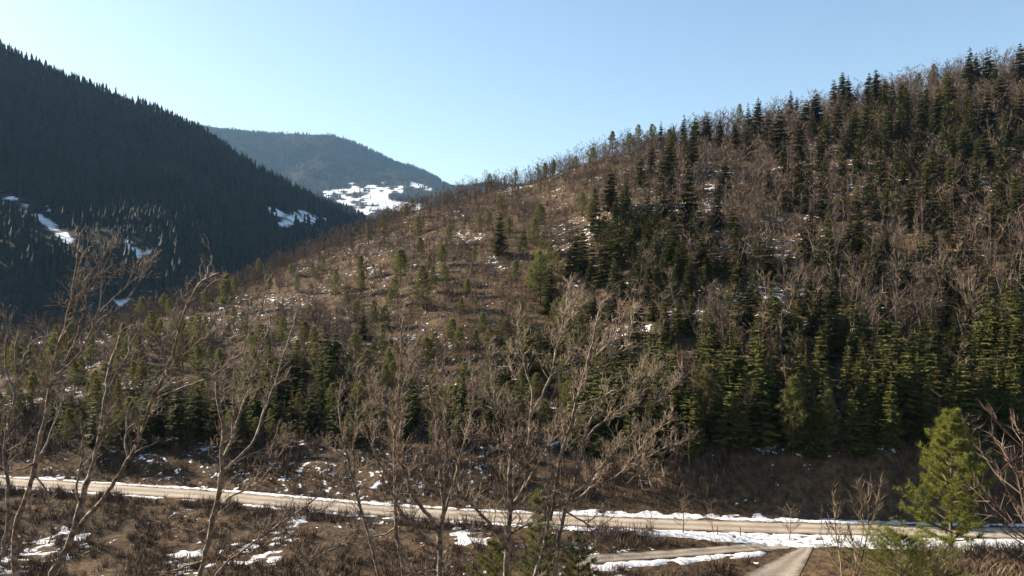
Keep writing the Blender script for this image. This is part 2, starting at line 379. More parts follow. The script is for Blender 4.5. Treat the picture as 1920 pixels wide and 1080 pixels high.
def scatter(name, protos, pos, pick, hs, ws, tint, mat, **kw):
    """one mesh holding a copy of protos[pick[i]] at pos[i], height hs, width factor ws, base tint"""
    VV = []; TT = []; AA = []; off = 0
    for k, (V, T, A) in enumerate(protos):
        idx = np.nonzero(pick == k)[0]
        if len(idx) == 0: continue
        a = rng.uniform(0, 2 * math.pi, len(idx)); c, s = np.cos(a), np.sin(a)
        X = (V[None, :, 0] * c[:, None] - V[None, :, 1] * s[:, None]) * (hs[idx] * ws[idx])[:, None] + pos[idx, 0, None]
        Y = (V[None, :, 0] * s[:, None] + V[None, :, 1] * c[:, None]) * (hs[idx] * ws[idx])[:, None] + pos[idx, 1, None]
        Z = V[None, :, 2] * hs[idx][:, None] + pos[idx, 2, None]
        VV.append(np.stack([X, Y, Z], -1).reshape(-1, 3)); AA.append(np.clip(A[None, :] + tint[idx][:, None], 0, 1).ravel())
        TT.append((T[None] + (np.arange(len(idx)) * len(V))[:, None, None] + off).reshape(-1, 3)); off += len(idx) * len(V)
    me = mesh_arrays(name, np.concatenate(VV), np.concatenate(TT), [mat], {'tint': np.concatenate(AA)})
    return link(name, me, **kw)
# far woods: nobody could count these
def far_wood(name, label, zf, sf, ur, yr_, n, hmin, hmax, protos, p_brown, seed):
    r = np.random.default_rng(seed)
    Y = np.sqrt(r.uniform(yr_[0] ** 2, yr_[1] ** 2, n)); X = r.uniform(ur[0], ur[1], n) * Y
    Z = zf(X, Y); s = sf(X, Y, Z); px, py = proj(X, Y, Z)
    keep = ((s + 0.5 * (r.uniform(size=n) - 0.5) < 0.45) | (r.uniform(size=n) < 0.05)) & (Z > -40)
    keep &= ~((sf(X, Y, Z + hmin * 0.8) > 0.5) & (r.uniform(size=n) < 0.85))
    X, Y, Z = X[keep], Y[keep], Z[keep]; m = len(X)
    br = (fbm(X / 90, Y / 160, seed) + 0.25 * (r.uniform(size=m) - 0.5)) > (1 - p_brown)
    nC = len(protos) - 2
    pick = np.where(br, nC + r.integers(0, 2, m), r.integers(0, nC, m))
    h = r.uniform(hmin, hmax, m) * (0.75 + 0.5 * fbm(X / 200, Y / 200, seed + 1)); h = np.where(br, h * 0.5, h)
    tint = np.where(br, r.uniform(0.3, 0.55, m), r.uniform(0.0, 0.55, m))
    scatter(name, protos, np.stack([X, Y, Z - 0.5], -1), pick, h, r.uniform(0.8, 1.3, m), tint, M_fartree, kind='stuff', label=label, category='forest')
protos1 = [far_cone(i, 3, 5) for i in range(4)] + [far_cone(41, 2, 7), far_cone(42, 3, 5)]
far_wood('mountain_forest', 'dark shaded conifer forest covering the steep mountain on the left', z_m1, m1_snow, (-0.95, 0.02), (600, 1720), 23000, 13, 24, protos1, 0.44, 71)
protos2 = [far_cone(i + 20, 2, 4) for i in range(3)] + [far_cone(29, 1, 5), far_cone(30, 1, 6)]
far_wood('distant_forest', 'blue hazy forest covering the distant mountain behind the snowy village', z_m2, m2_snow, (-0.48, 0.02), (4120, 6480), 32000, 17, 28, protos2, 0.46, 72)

# ------------------------------------------------------------------ road, lane, ramp, snow
def strip(name, mat, line, half, lift=0.03, jag=0.0, n=260, flat=True, seed=0, **kw):
    line = np.asarray(line, float); L = np.concatenate([[0], np.cumsum(np.hypot(*np.diff(line, axis=0).T))])
    t = np.linspace(0, L[-1], n); P = np.stack([np.interp(t, L, line[:, 0]), np.interp(t, L, line[:, 1])], -1)
    d = np.gradient(P, axis=0); d /= np.linalg.norm(d, axis=1)[:, None]; nn = np.stack([-d[:, 1], d[:, 0]], -1)
    hw = np.interp(t, L, half) if np.ndim(half) else np.full(n, half)
    cols = np.linspace(-1, 1, 9); V = np.zeros((n, 9, 3)); AC = np.tile(np.abs(cols), n)
    for j, c in enumerate(cols):
        w = hw * c
        if abs(c) == 1: w = w * (1 + jag * (fbm(t / 1.7, 0 * t + 5 * c, seed) - 0.5))
        V[:, j, :2] = P + nn * w[:, None]
        V[:, j, 2] = (0.0 if flat else zt(V[:, j, 0], V[:, j, 1])) + lift - 0.02 * (abs(c) == 1)
    me = mesh_arrays(name, V.reshape(-1, 3), grid_faces(n, 9), [mat], {'across': AC}, smooth=True)
    return link(name, me, **kw)
rx = np.linspace(-170, 190, 400)
strip('road', M_road, np.stack([rx, road_y(rx)], -1), 2.2, 0.05, 0.4, 1200, kind='structure')
def gp(px, py, z=-0.4):
    Y = (CZ - z) * F / (py - HY); return (Y * (px - CX) / F, Y)
def hits(pts): return [hit(a, b)[:2] for a, b in pts]
pl = [(1372, 1096), (1395, 1080), (1457, 1050), (1490, 1034), (1514, 1021)]; pr = [(1493, 1096), (1499, 1080), (1514, 1050), (1522, 1034), (1531, 1019)]
PLx = np.array([hit(*q) for q in pl]); PRx = np.array([hit(*q) for q in pr]); tq = np.linspace(0, 4, 40)
EL = np.stack([np.interp(tq, range(5), PLx[:, k]) for k in (0, 1)], -1); ER = np.stack([np.interp(tq, range(5), PRx[:, k]) for k in (0, 1)], -1)
fq_ = np.linspace(0, 1, 9)[None, :, None]; PQ = EL[:, None] * (1 - fq_) + ER[:, None] * fq_
PZ = zt(PQ[..., 0], PQ[..., 1]) + 0.05
me = mesh_arrays('path', np.concatenate([PQ, PZ[..., None]], -1).reshape(-1, 3), grid_faces(40, 9), [M_path], {'across': np.tile(np.abs(np.linspace(-0.92, 0.92, 9)), 40)}, True)
link('path', me, kind='structure')
strip('lane', M_path, hits([(1080, 1056), (1180, 1047), (1300, 1038), (1400, 1031), (1475, 1026)]), 0.9, 0.06, 0.5, 120, flat=False, seed=4, kind='structure')

gx, gy = np.meshgrid(np.arange(-92, 80, 0.42), np.arange(72, 116, 0.36))
gz = zt(gx, gy); gd = gy - road_y(gx); gpx, gpy = proj(gx, gy, gz)
def band(d, a, b, soft): return sstep(a - soft, a + soft * 0.3, d) * sstep(b + soft, b - soft * 0.3, d)
wn = np.interp(gx, [-90, -45, -20, 0, 10, 20, 28, 60, 80], [0.7, 0.1, 0.35, 0.4, 0.9, 1.8, 3.2, 3.4, 3.4])
wf = np.interp(gx, [-90, -50, -35, -15, -6, 3, 8, 30, 60, 80], [0.3, 0.0, 1.2, 0.9, 0.0, 0.3, 2.2, 2.2, 1.2, 1.2])
sm_ = np.maximum(band(gd, -2.7 - wn, -2.6, 0.7), band(gd, 2.6, 2.9 + wf, 0.8))
for pts, w, a in (([(1105, 1060), (1200, 1057), (1300, 1050), (1400, 1040), (1430, 1038)], 7, 1.0), ([(1130, 1062), (1160, 1062)], 11, 1.0), ([(440, 1045), (500, 1040), (540, 1000)], 34, .5), ([(540, 960), (560, 975)], 18, .7),
                  ([(0, 1060), (60, 1040), (140, 1010)], 45, .5), ([(330, 1060), (380, 1040)], 40, .5), ([(860, 1005), (905, 1010)], 20, .7), ([(0, 880), (120, 890)], 16, .6)):
    sm_ = np.maximum(sm_, a * sstep(1.3, 0.45, seg_dist(gpx, gpy, pts) / w))
nn_ = fbm(gx / 1.1, gy / 0.7, 81, 5)
hh = (sm_ - 0.66 + (nn_ - 0.5) * 2.0) * 0.36
hh = np.clip(hh, -0.25, 0.11)
hh = np.where(np.abs(gd) < 2.3, -0.3, hh)
me = mesh_arrays('snow', np.stack([gx, gy, gz + hh], -1).reshape(-1, 3), grid_faces(*gx.shape), [M_snow], smooth=True)
keepf = None
link('snow', me, kind='stuff', label='melting snow lying along the road verges and on the brown ground', category='snow')

# ------------------------------------------------------------------ conifer meshes (height 1, stretched per tree)
def trunk_mesh(name, r0, seed, top=0.97, n=6):
    r = np.random.default_rng(seed); mb = MB(); z = np.linspace(-0.04, top, 7)
    P = np.stack([0.006 * r.normal(size=7) * z, 0.006 * r.normal(size=7) * z, z], -1)
    mb.tube(P, r0 * (1 - 0.93 * np.clip(z, 0, 1)), n, r.uniform(0.2, 0.7, 7 * n)); return mb.mesh(name, M_bark, True)
def spruce_crown(seed, brown=0.5, levels=27, full=0.82, wide=0.185, ragged=0.3, segs=4):
    r = np.random.default_rng(seed); V = []; T = []; A = []
    for k in range(levels):
        z = 0.05 + 0.93 * (k / levels) ** 0.95 + r.uniform(-.016, .016)
        R0 = wide * (1 - z) ** full * (1 + ragged * (vnoise(np.array(z * 7.0), np.array(seed * 1.7), 3) - 0.5)) + 0.012
        nb = int(8 + 3 * (1 - z)) if z < 0.9 else 5
        for j in range(nb):
            a = r.uniform(0, 2 * math.pi); L = R0 * r.uniform(0.62, 1.22); d = np.array([math.cos(a), math.sin(a), 0]); s = np.array([-d[1], d[0], 0])
            droop = r.uniform(0.12, 0.42) * (1 - 0.5 * z) - 0.35 * (z > 0.85)
            nseg = segs if z < 0.8 else min(segs, 3)
            for q in range(nseg):
                f0 = q / nseg * 0.9; f1 = min(1.0, f0 + 1.45 / nseg)
                zz = lambda f: z - droop * L * f * (1.35 - 0.55 * f)
                w = 0.26 * L * (1.05 - f0) * r.uniform(0.7, 1.3) + 0.004
                p0 = d * L * f0 + [0, 0, zz(f0) + r.uniform(-.004, .004)]; p1 = d * L * f1 + s * r.uniform(-.3, .3) * w + [0, 0, zz(f1)]
                pm = d * L * (0.45 * f0 + 0.55 * f1)
                e1 = pm + s * w + [0, 0, zz(f1) - r.uniform(0.0, 0.5) * w]; e2 = pm - s * w + [0, 0, zz(f1) - r.uniform(0.0, 0.5) * w]
                hang = pm + s * r.uniform(-.4, .4) * w + [0, 0, zz(f1) - r.uniform(0.5, 1.15) * w - 0.006]
                b = len(V); V += [p0, e1, p1, e2, hang]
                T += [[b, b + 1, b + 2], [b, b + 2, b + 3], [b, b + 4, b + 2]]
                t = np.clip(r.normal(0.28, 0.16), 0, 0.55) + (brown * r.uniform(0.3, 1.0) if (z > 0.72 and r.uniform() < 0.55 + z - 0.72) else 0)
                A += [t * 0.8, t, t, t, t * 0.7]
    V += [[0.006, 0, 0.94], [-0.006, 0.004, 0.94], [0, 0, 1.02]]; T += [[len(V) - 3, len(V) - 2, len(V) - 1]]; A += [0.4] * 3
    return mesh_arrays('spruce_crown', np.array(V), np.array(T), [M_spruce], {'tint': np.clip(A, 0, 1)})
def tuft(mb, c, d, L, n, w, r, a):
    """needle bundle: thin triangles fanned about d"""
    d = d / (np.linalg.norm(d) + 1e-9); v = r.normal(size=(n, 3)); v = v / np.linalg.norm(v, axis=1)[:, None] + d * 0.85
    v /= np.linalg.norm(v, axis=1)[:, None]; L = L * r.uniform(0.6, 1.15, n)[:, None]
    s = np.cross(v, r.normal(size=(n, 3))); s /= np.linalg.norm(s, axis=1)[:, None] + 1e-9
    base = c + v * L * 0.08; V = np.stack([base + s * w, base - s * w, base + v * L], 1).reshape(-1, 3)
    mb.add(V, T=np.arange(3 * n).reshape(-1, 3), a=np.repeat(np.clip(a + r.normal(0, 0.12, n), 0, 1), 3))
def pine_meshes(seed, z0=0.28, rad=0.24, lv=11, per=6, sub=4, nt=11, tl=0.05, tw=0.006, env=None, mat=None):
    r = np.random.default_rng(seed); cr = MB(); br = MB()
    for k in range(lv):
        z = z0 + (0.97 - z0) * (k / (lv - 1)) ** 0.92
        f = (z - z0) / (1 - z0)
        R0 = rad * (1 - f) ** 0.75 * (0.62 + 0.5 * min(1, f * 4 + 0.35)) + 0.02
        for j in range(per if f < 0.85 else 4):
            a = j * 2 * math.pi / per + r.uniform(-.5, .5) + k * 0.7; L = R0 * r.uniform(0.55, 1.2)
            if env is not None: L *= env(a, f)
            d = np.array([math.cos(a), math.sin(a), 0.0]); up = 0.12 + 0.55 * f + r.uniform(-.1, .15)
            P = np.array([d * L * t + [0, 0, z + L * (up * t + 0.25 * t * t - 0.1)] for t in (0, .35, .7, 1.0)])
            br.tube(P, np.array([.0075, .005, .0035, .002]) * (1 - .55 * f), 3, r.uniform(0.2, 0.8))
            for q in range(sub):
                t = 0.32 + 0.68 * (q + r.uniform(0.2, 1)) / sub; t = min(t, 1.0)
                c0 = np.array([np.interp(t, [0, .35, .7, 1], P[:, i]) for i in range(3)])
                for sd in (-1, 0, 1):
                    s = np.array([-d[1], d[0], 0]) * sd
                    dd = d * 0.8 + s * r.uniform(0.5, 1.1) + [0, 0, r.uniform(0.1, 0.6)]
                    c = c0 + dd * r.uniform(0.1, 0.55) * L * (0.4 if sd else 0.12) * (1.15 - 0.5 * t)
                    tuft(cr, c, dd, tl * r.uniform(0.8, 1.25), nt, tw, r, np.clip(0.3 + 0.3 * f + r.normal(0, 0.14), 0, 1))
    tuft(cr, np.array([0, 0, 0.98]), np.array([0, 0, 1.0]), tl * 1.3, nt + 6, tw, r, 0.6)
    return cr.mesh('pine_crown', mat or M_pineH), br.mesh('pine_branches', M_bark)
SPR_C = [spruce_crown(100 + i, 0.2 + 0.09 * i, (27, 24, 29, 22, 26, 20, 28)[i], (0.82, 0.65, 1.0, 0.75, 0.9, 0.55, 0.8)[i], (0.185, 0.165, 0.21, 0.2, 0.17, 0.18, 0.2)[i], (0.3, 0.6, 0.3, 0.8, 0.5, 0.7, 0.4)[i]) for i in range(7)]; SPR_T = [trunk_mesh('spruce_trunk', 0.014, 120 + i) for i in range(2)]
PIN = [pine_meshes(140 + i, z0=(0.08, 0.16, 0.28)[i % 3], rad=(0.26, 0.24, 0.22)[i % 3], lv=10, sub=3, nt=8, tl=0.07, tw=0.0042) for i in range(3)]; PIN_T = [trunk_mesh('pine_trunk', 0.017, 150 + i) for i in range(2)]

# photo-traced conifers: foot column, top row, foot row (photo pixels) -> stood on the hillside
SPRUCE = [(1582,130,205),(1593,138,208),(1565,145,202),(1627,133,206),(1643,127,210),(1673,145,216),(1658,140,211),(1818,85,178),(1833,95,168),(1855,92,176),(1913,77,160),(1403,190,262),(1420,180,256),
(1483,167,218),(1493,180,226),(1303,217,281),(1323,207,266),(1281,212,273),(1533,163,246),(1527,213,268),(1693,150,226),(1627,207,276),(1685,220,282),(1463,220,296),(1500,240,302),(1537,262,320),(1610,273,328),
(1650,293,356),(1700,290,332),(1803,270,346),(1763,255,296),(1748,226,272),(1783,222,267),(1890,220,274),(1912,175,238),(1705,353,428),(1750,360,428),(1867,355,428),(1290,323,428),(1297,260,322),(1347,365,428),
(1467,353,395),(1510,350,397),(1580,350,398),(1608,355,428),(1360,470,518),(1340,463,518),(1317,460,522),(1293,497,566),(1283,466,524),(1423,453,512),(1443,463,527),(1480,480,522),(1510,433,489),(1610,415,475),
(1663,440,476),(1750,427,478),(1860,403,442),(1567,493,552),(1493,523,575),(1620,480,540),(1633,490,534),(1537,543,602),(1453,560,611),(1403,550,620),(1347,558,600),(1370,547,580),(1293,570,630),(1332,593,707),
(1713,553,610),(1777,563,610),(1787,597,650),(1907,470,538),(1910,623,722),(1847,633,718),(1790,653,718),(1742,607,718),(1827,633,704),(1510,650,708),(1453,650,722),(1440,690,772),(1587,710,796),(1617,685,802),
(1590,665,718),(1643,645,724),(1687,655,722),(1304,215,295),(1327,207,268),(1222,282,333),(1202,300,351),(1255,273,340),(1291,278,328),(1145,329,398),(1215,375,432),(1244,364,408),(1260,373,416),(1347,330,372),
(1171,360,414),(1155,389,437),(1135,411,455),(1082,438,513),(1093,442,516),(1135,451,534),(1160,425,502),(1218,418,470),(1187,478,514),(1198,487,516),(1244,484,538),(1275,469,530),(1296,489,564),(1316,452,522),
(1153,504,564),(1104,505,544),(1031,513,590),(1247,565,648),(1271,580,624),(1295,567,614),(1144,558,608),(937,411,480),(260,637,670),(333,740,838),(373,735,824),(680,586,636),(628,622,690),(613,630,694),(547,680,752),
(573,687,748),(547,745,814),(580,740,812),(990,615,694),(1085,640,704),(1165,640,706),(1120,690,784),(1180,680,776),(1230,700,804),(1150,760,850),(1220,775,860),(1270,740,834),(1690,695,802),(1720,690,812),
(1760,700,806),(1800,700,800),(1830,715,832),(1870,690,808),(1900,715,832),(1550,730,826),(1640,715,830),(1670,730,840),(1740,730,836),(1780,735,840),(1115,560,600),(1190,395,445),(1230,400,452),(1180,430,486),(1255,415,474),
(1180,520,570),(1215,500,560),(1112,460,520),(1068,470,520),(1700,170,240),(1730,190,262),(1760,180,250),(1600,215,290),(1570,200,270),(1640,230,300),(1665,205,285),(1720,250,318),(1740,300,372),(1780,310,378),(1830,300,372),
(1850,250,322),(1880,290,362),(1905,330,400),(1820,200,270),(1850,180,250),(1880,150,220),(1780,150,215),(1548,220,300),(1580,270,338),(1665,340,398),(1630,330,384),(1545,310,362),(1590,420,476),(1555,440,500),
(1780,400,462),(1810,430,492),(1840,480,540),(1885,540,600),(1820,560,622),(1760,500,556),(1700,480,538),(1670,560,620),(1600,560,622),(1570,600,660),(1620,620,682),(1540,640,700),(1480,600,656),(1425,600,660),(1385,640,704),
(1360,650,720),(1415,520,572),(1390,440,496),(1330,410,462),(1375,400,452),(1300,400,450),(1265,520,574),(1225,545,600),(1360,310,362),(1240,225,286),(1262,235,292),(1350,215,272),(1380,225,282),(1440,205,262),(1510,185,246),
(1470,270,322),(1880,640,740),(1660,690,790),(1705,640,720),(1875,580,640),(1800,520,574),(1733,650,724),(455,770,830),(480,740,806),(520,720,784),(640,700,752),(600,700,768),(300,760,830),(410,750,826)]
PINE = [(1722,130,176),(1752,110,158),(1387,183,228),(1322,700,818),(1407,715,806),(1487,723,856),(1552,745,852),(1148,236,290),(1197,222,276),(1223,222,280),(1080,284,326),(1111,269,310),(1022,298,341),(967,311,348),
(1038,293,333),(1013,482,570),(937,369,408),(761,375,414),(773,367,393),(793,507,580),(811,505,550),(751,475,536),(667,567,604),(485,477,520),(440,510,564),(267,547,603),(307,543,584),(423,523,590),(10,650,694),(140,680,742),
(177,700,748),(423,697,738),(130,775,848),(483,765,806),(730,660,718),(640,715,764),(920,655,714),(1773,153,208),(1000,500,566),(1045,470,530),(918,318,350),(872,345,368),(1060,560,620),(700,570,622),(590,620,680),(530,600,650),(660,440,472),(1180,240,292),(1255,232,290),(860,620,680),(800,640,700),(960,640,706),(90,700,752),(220,640,684),(360,600,646)]
rp = random.Random(78)
while len(PINE) < 262:                                      # young pines mixed into the scrub on the left and centre
    px, foot = rp.uniform(0, 1130), rp.uniform(390, 850)
    crest = np.interp(px, CPX, CPY)
    if foot < crest + 8 or foot > np.interp(px, [0, 1130], [840, 860]): continue
    if rp.random() > (0.9 if foot > 640 else 0.2): continue
    if min(abs(px - q[0]) / 20 + abs(foot - q[2]) / 30 for q in SPRUCE + PINE) < 1: continue
    PINE.append((px, foot - rp.uniform(27, 50) * (1 + 0.4 * (foot > 650)), foot))
OLIVE = {(1013,482,570),(793,507,580),(1000,500,566),(1045,470,530)}
used = []
rf = random.Random(77)
while len(SPRUCE) < 300:                                    # the dense stands on the right, filled in between the traced trees
    px, foot = rf.uniform(1180, 1918), rf.uniform(250, 800)
    crest = np.interp(px, CPX, CPY)
    if foot < crest + 25 or (px < 1440 and rf.random() < 0.55): continue
    if min(abs(px - q[0]) / 17 + abs(foot - q[2]) / 26 for q in SPRUCE) < 1: continue
    if any(((px - cx) / (rx + 12)) ** 2 + ((foot - cy) / (ry + 14)) ** 2 < 1 for cx, cy, rx, ry, a in HILL_SNOW if a > 0.7): continue
    SPRUCE.append((px, foot - rf.uniform(46, 72) * (1 + 0.25 * (foot > 600)), foot))
tree_rows = []   # (kind, px, top row, label info, object) for the labels
COLN = ['at the far left edge', 'above the left roadside trees', 'below the snowy village', 'around the lone dark spruce', 'above the central bare tree', 'right of the central tree', 'above the gravel ramp', 'above the big roadside pine']
COLX = [240, 480, 720, 960, 1200, 1440, 1680]
ROWN = ['along the road bank', 'near the slope foot', 'low on the slope', 'halfway up the slope', 'high on the slope', 'just under the skyline', 'on the skyline']
ROWT = [0.07, 0.22, 0.40, 0.58, 0.76, 0.92]
ORD = ['first', 'second', 'third', 'fourth', 'fifth', 'sixth', 'seventh', 'eighth', 'ninth', 'tenth', 'eleventh', 'twelfth', 'thirteenth', 'fourteenth', 'fifteenth', 'sixteenth', 'seventeenth', 'eighteenth', 'nineteenth', 'twentieth'] + ['%dth' % i if i % 10 not in (1, 2, 3) else '%d%s' % (i, {1: 'st', 2: 'nd', 3: 'rd'}[i % 10]) for i in range(21, 90)]
def zone(X, Y):
    px = CX + F * X / Y; yb = road_y(X) + 12.4; yc = np.interp(px, CPX, CPD); t = float((Y - yb) / (yc - yb))
    return int(np.searchsorted(ROWT, t)), int(np.searchsorted(COLX, px))
def place(kind, px, top, foot):
    X, Y, Z = hit(px, foot)
    zt_top = CZ + Y * (HY - top) / F; h = (zt_top - Z) * 1.16 + 1.0 if zone(X, Y)[0] < 5 else (zt_top - Z) * 0.98
    h = max(4.2, h)
    return X, Y, Z, (h if kind == 'spruce' else max(3.2, (zt_top - Z) * (1.1 if zone(X, Y)[0] < 5 else 0.80)))
def label_rows(rows, noun):
    """rows: (object, X, Y, adjective); one label per tree by zone and order from the left"""
    by = {}
    for o, X, Y, adj in rows: by.setdefault(zone(X, Y), []).append((CX + F * X / Y, o, adj))
    for (ro, co), L in by.items():
        L.sort(key=lambda q: q[0])
        for i, (_, o, adj) in enumerate(L):
            o['label'] = f'{adj}{noun} {ROWN[ro]} {COLN[co]}' + (f', {ORD[i]} from left' if len(L) > 1 else '')
rows_s = []; rows_p = []
for i, (px, top, foot) in enumerate(SPRUCE):
    X, Y, Z, h = place('spruce', px, top, foot); wf_ = R.uniform(1.0, 1.5) * (1.0 if h > 9 else 1.15)
    t = thing('spruce_tree', '', 'tree', (X, Y, Z), 'spruces on the hillside', (h * wf_, h * wf_, h), R.uniform(0, 6.28)); t.rotation_euler[0] = R.gauss(0, 0.02); t.rotation_euler[1] = R.gauss(0, 0.02)
    link('trunk', R.choice(SPR_T), t); link('crown', R.choice(SPR_C), t)
    rows_s.append((t, X, Y, 'tall ' if h > 17 else ('small ' if h < 8 else ''))); used.append((X, Y, 0.16 * h))
for i, (px, top, foot) in enumerate(PINE):
    X, Y, Z, h = place('pine', px, top, foot); wf_ = R.uniform(0.75, 1.2)
    t = thing('pine_tree', '', 'tree', (X, Y, Z), 'pines on the hillside', (h * wf_, h * wf_, h), R.uniform(0, 6.28))
    k = R.randrange(3); link('trunk', R.choice(PIN_T), t); link('crown', PIN[k][0], t); link('branches', PIN[k][1], t, kind='stuff')
    rows_p.append((t, X, Y, 'olive green ')); used.append((X, Y, 0.15 * h))
label_rows(rows_s, 'spruce'); label_rows(rows_p, 'pine')
# the darkest stands behind and between them, past counting
FS = []
for i in range(4):
    mq = spruce_crown(170 + i, 0.2, 18, (0.7, 0.85, 0.6, 0.9)[i], 0.165, 0.9, 2)
    vq = np.zeros(len(mq.vertices) * 3); mq.vertices.foreach_get('co', vq); fq = np.zeros(len(mq.polygons) * 3, np.int32); mq.polygons.foreach_get('vertices', fq)
    aq = np.zeros(len(mq.vertices)); mq.attributes['tint'].data.foreach_get('value', aq)
    FS.append((vq.reshape(-1, 3), fq.reshape(-1, 3), aq)); bpy.data.meshes.remove(mq)
fp = []; rq = random.Random(79)
STANDS = [(1180, 450, 110, 60, 30), (1200, 520, 90, 50, 10), (1170, 740, 120, 90, 34), (1270, 800, 60, 60, 10), (1640, 220, 110, 60, 30), (1840, 250, 90, 110, 34), (1720, 330, 120, 70, 12), (1760, 780, 160, 60, 36), (1620, 790, 130, 50, 16), (1420, 800, 120, 40, 24), (1350, 852, 300, 12, 22), (1150, 845, 80, 16, 10), (1880, 700, 60, 90, 22),
          (400, 800, 140, 40, 30), (580, 740, 90, 70, 26), (1000, 690, 90, 60, 18), (700, 800, 120, 45, 18), (880, 810, 120, 40, 16), (1560, 560, 260, 140, 18), (200, 820, 140, 30, 12), (1400, 660, 120, 60, 8)]
for cx, cy, rx, ry, cnt in STANDS:
    for _ in range(cnt):
        a = rq.uniform(0, 6.28); q = math.sqrt(rq.random()); px, py = cx + rx * q * math.cos(a), cy + ry * q * math.sin(a)
        if py > 862 or py < np.interp(px, CPX, CPY) + 15: continue
        X, Y, Z = hit(px, py, n=500); fp.append((X, Y, Z, rq.uniform(3.2, 9.5) * (1 + 0.35 * (Y > 200)) + (rq.uniform(0, 4.5) if Y < 130 and px > 1050 else 0)))
fp = np.array(fp); used += [(a[0], a[1], 0.15 * a[3]) for a in fp]
scatter('conifer_stand', FS, fp[:, :3], np.array([rq.randrange(4) for _ in fp]), fp[:, 3], np.array([rq.uniform(0.95, 1.4) for _ in fp]), np.array([rq.uniform(-0.2, 0.1) for _ in fp]), M_spruce, kind='stuff', label='dark crowded spruce stands filling the shaded parts of the slope', category='forest')
# ------------------------------------------------------------------ leafless woodland on the hillside
def bare_tree(seed, stems=1, spread=0.32, up=0.75, nb=15, nt=8, light=False):
    """height 1: trunk mesh (tube) and crown mesh (limbs and twigs)"""
    r = np.random.default_rng(seed); tk = MB(); cr = MB()
    for s in range(stems):
        lean = r.normal(0, 0.05 if stems == 1 else 0.16, 2); top = r.uniform(0.8, 0.95)
        z = np.linspace(-0.05, top, 6); wob = np.cumsum(r.normal(0, 0.012, (6, 2)), 0)
        P = np.stack([lean[0] * z + wob[:, 0], lean[1] * z + wob[:, 1], z], -1)
        P[0, :2] *= 0.2
        tk.tube(P[::2] if light else P, 0.0125 / math.sqrt(stems) * (1 - 0.85 * np.clip(z[::2] if light else z, 0, 1)), 3 if light else 4, r.uniform(0.3, 1.0))
        for k in range(max(5, nb // stems)):
            f = r.uniform(0.22, 0.99); c = np.array([np.interp(f * top, z, P[:, i]) for i in range(3)])
            a = r.uniform(0, 2 * math.pi); L = spread * (1.15 - 0.75 * f) * r.uniform(0.6, 1.25) + 0.05
            d = np.array([math.cos(a), math.sin(a), r.uniform(0.6, 1.5) * up]); d /= np.linalg.norm(d)
            Q = np.array([c, c + d * L * 0.5 + r.normal(0, 0.012, 3), c + d * L + [0, 0, 0.08 * L]])
            if light:
                sb = np.cross(d, r.normal(size=3)); sb /= np.linalg.norm(sb)
                cr.add([Q[0] + sb * .0075, Q[0] - sb * .0075, Q[1] + sb * .0055, Q[1] - sb * .0055, Q[2]], T=[[0, 1, 3], [0, 3, 2], [2, 3, 4]], a=r.uniform(0.2, 0.9))
            else: cr.tube(Q, np.array([0.0050, 0.0032, 0.0012]) * (1.1 - 0.4 * f), 3, r.uniform(0.2, 0.9))
            for q in range(nt):
                g = r.uniform(0.25, 1.0); b = Q[0] + (Q[2] - Q[0]) * g
                v = d + r.normal(0, 0.6, 3) + [0, 0, 0.35]; v /= np.linalg.norm(v); l = r.uniform(0.05, 0.13)
                sd = np.cross(v, r.normal(size=3)); sd /= np.linalg.norm(sd); w = 0.0046 if light else 0.0030
                cr.add([b + sd * w, b - sd * w, b + v * l], T=[[0, 1, 2]], a=r.uniform(0.1, 0.9))
    return tk, cr
BT = [bare_tree(200 + i, *((1, 0.30, 0.9, 15, 8), (1, 0.24, 1.3, 14, 8), (2, 0.30, 0.8, 16, 8), (3, 0.26, 1.0, 18, 7), (1, 0.38, 0.6, 16, 9), (2, 0.22, 1.3, 16, 8), (4, 0.3, 0.8, 20, 7))[i % 7]) for i in range(7)]
BT_mesh = [(t.mesh('bare_trunk', M_bare), c.mesh('bare_crown', M_bare)) for t, c in BT]
def both(t, c):
    V1, T1, A1 = t.tris(); V2, T2, A2 = c.tris(); return np.concatenate([V1, V2]), np.concatenate([T1, T2 + len(V1)]), np.concatenate([A1, A2])
BT_tris = [both(*bare_tree(230 + i, *((1, 0.30, 0.9, 14, 5), (1, 0.24, 1.3, 13, 5), (2, 0.30, 0.8, 15, 5), (3, 0.26, 1.0, 16, 5), (1, 0.38, 0.6, 15, 5), (2, 0.22, 1.3, 15, 5), (4, 0.3, 0.8, 20, 5))[i % 7], True)) for i in range(7)]
n = 11000; Yc_ = np.sqrt(rng.uniform(100 ** 2, 330 ** 2, n)); Xc_ = rng.uniform(-0.78, 0.78, n) * Yc_
pxc = CX + F * Xc_ / Yc_; ycr = np.interp(pxc, CPX, CPD); dd = Yc_ - road_y(Xc_)
tt = (Yc_ - road_y(Xc_) - 12.4) / (ycr - road_y(Xc_) - 12.4)
Zc_ = zt(Xc_, Yc_); sn = hill_snow(Xc_, Yc_, Zc_); pxx, pyy = proj(Xc_, Yc_, Zc_)
rightw = sstep(1000, 1300, pxc)
dens = 0.74 + 0.26 * rightw + 0.5 * sstep(0.14, 0.04, tt) + 0.7 * sstep(0.88, 1.0, tt) + 0.3 * sstep(0.35, 0.1, tt) * (1 - rightw)
dens *= 0.55 + 0.9 * fbm(Xc_ / 22, Yc_ / 22, 91)
dens *= sstep(0.62, 0.32, sn)
scar = sstep(1400, 1450, pxx) * sstep(1760, 1710, pxx) * sstep(845, 865, pyy)     # the raw earth cut above the road stays open
ok = (rng.uniform(size=n) < dens) & (dd > 7.0) & (tt < 1.06) & (rng.uniform(size=n) > scar)
ok &= ~((dd < 12) & (rng.uniform(size=n) < 0.35))
U_ = np.array(used[:len(SPRUCE) + len(PINE)])
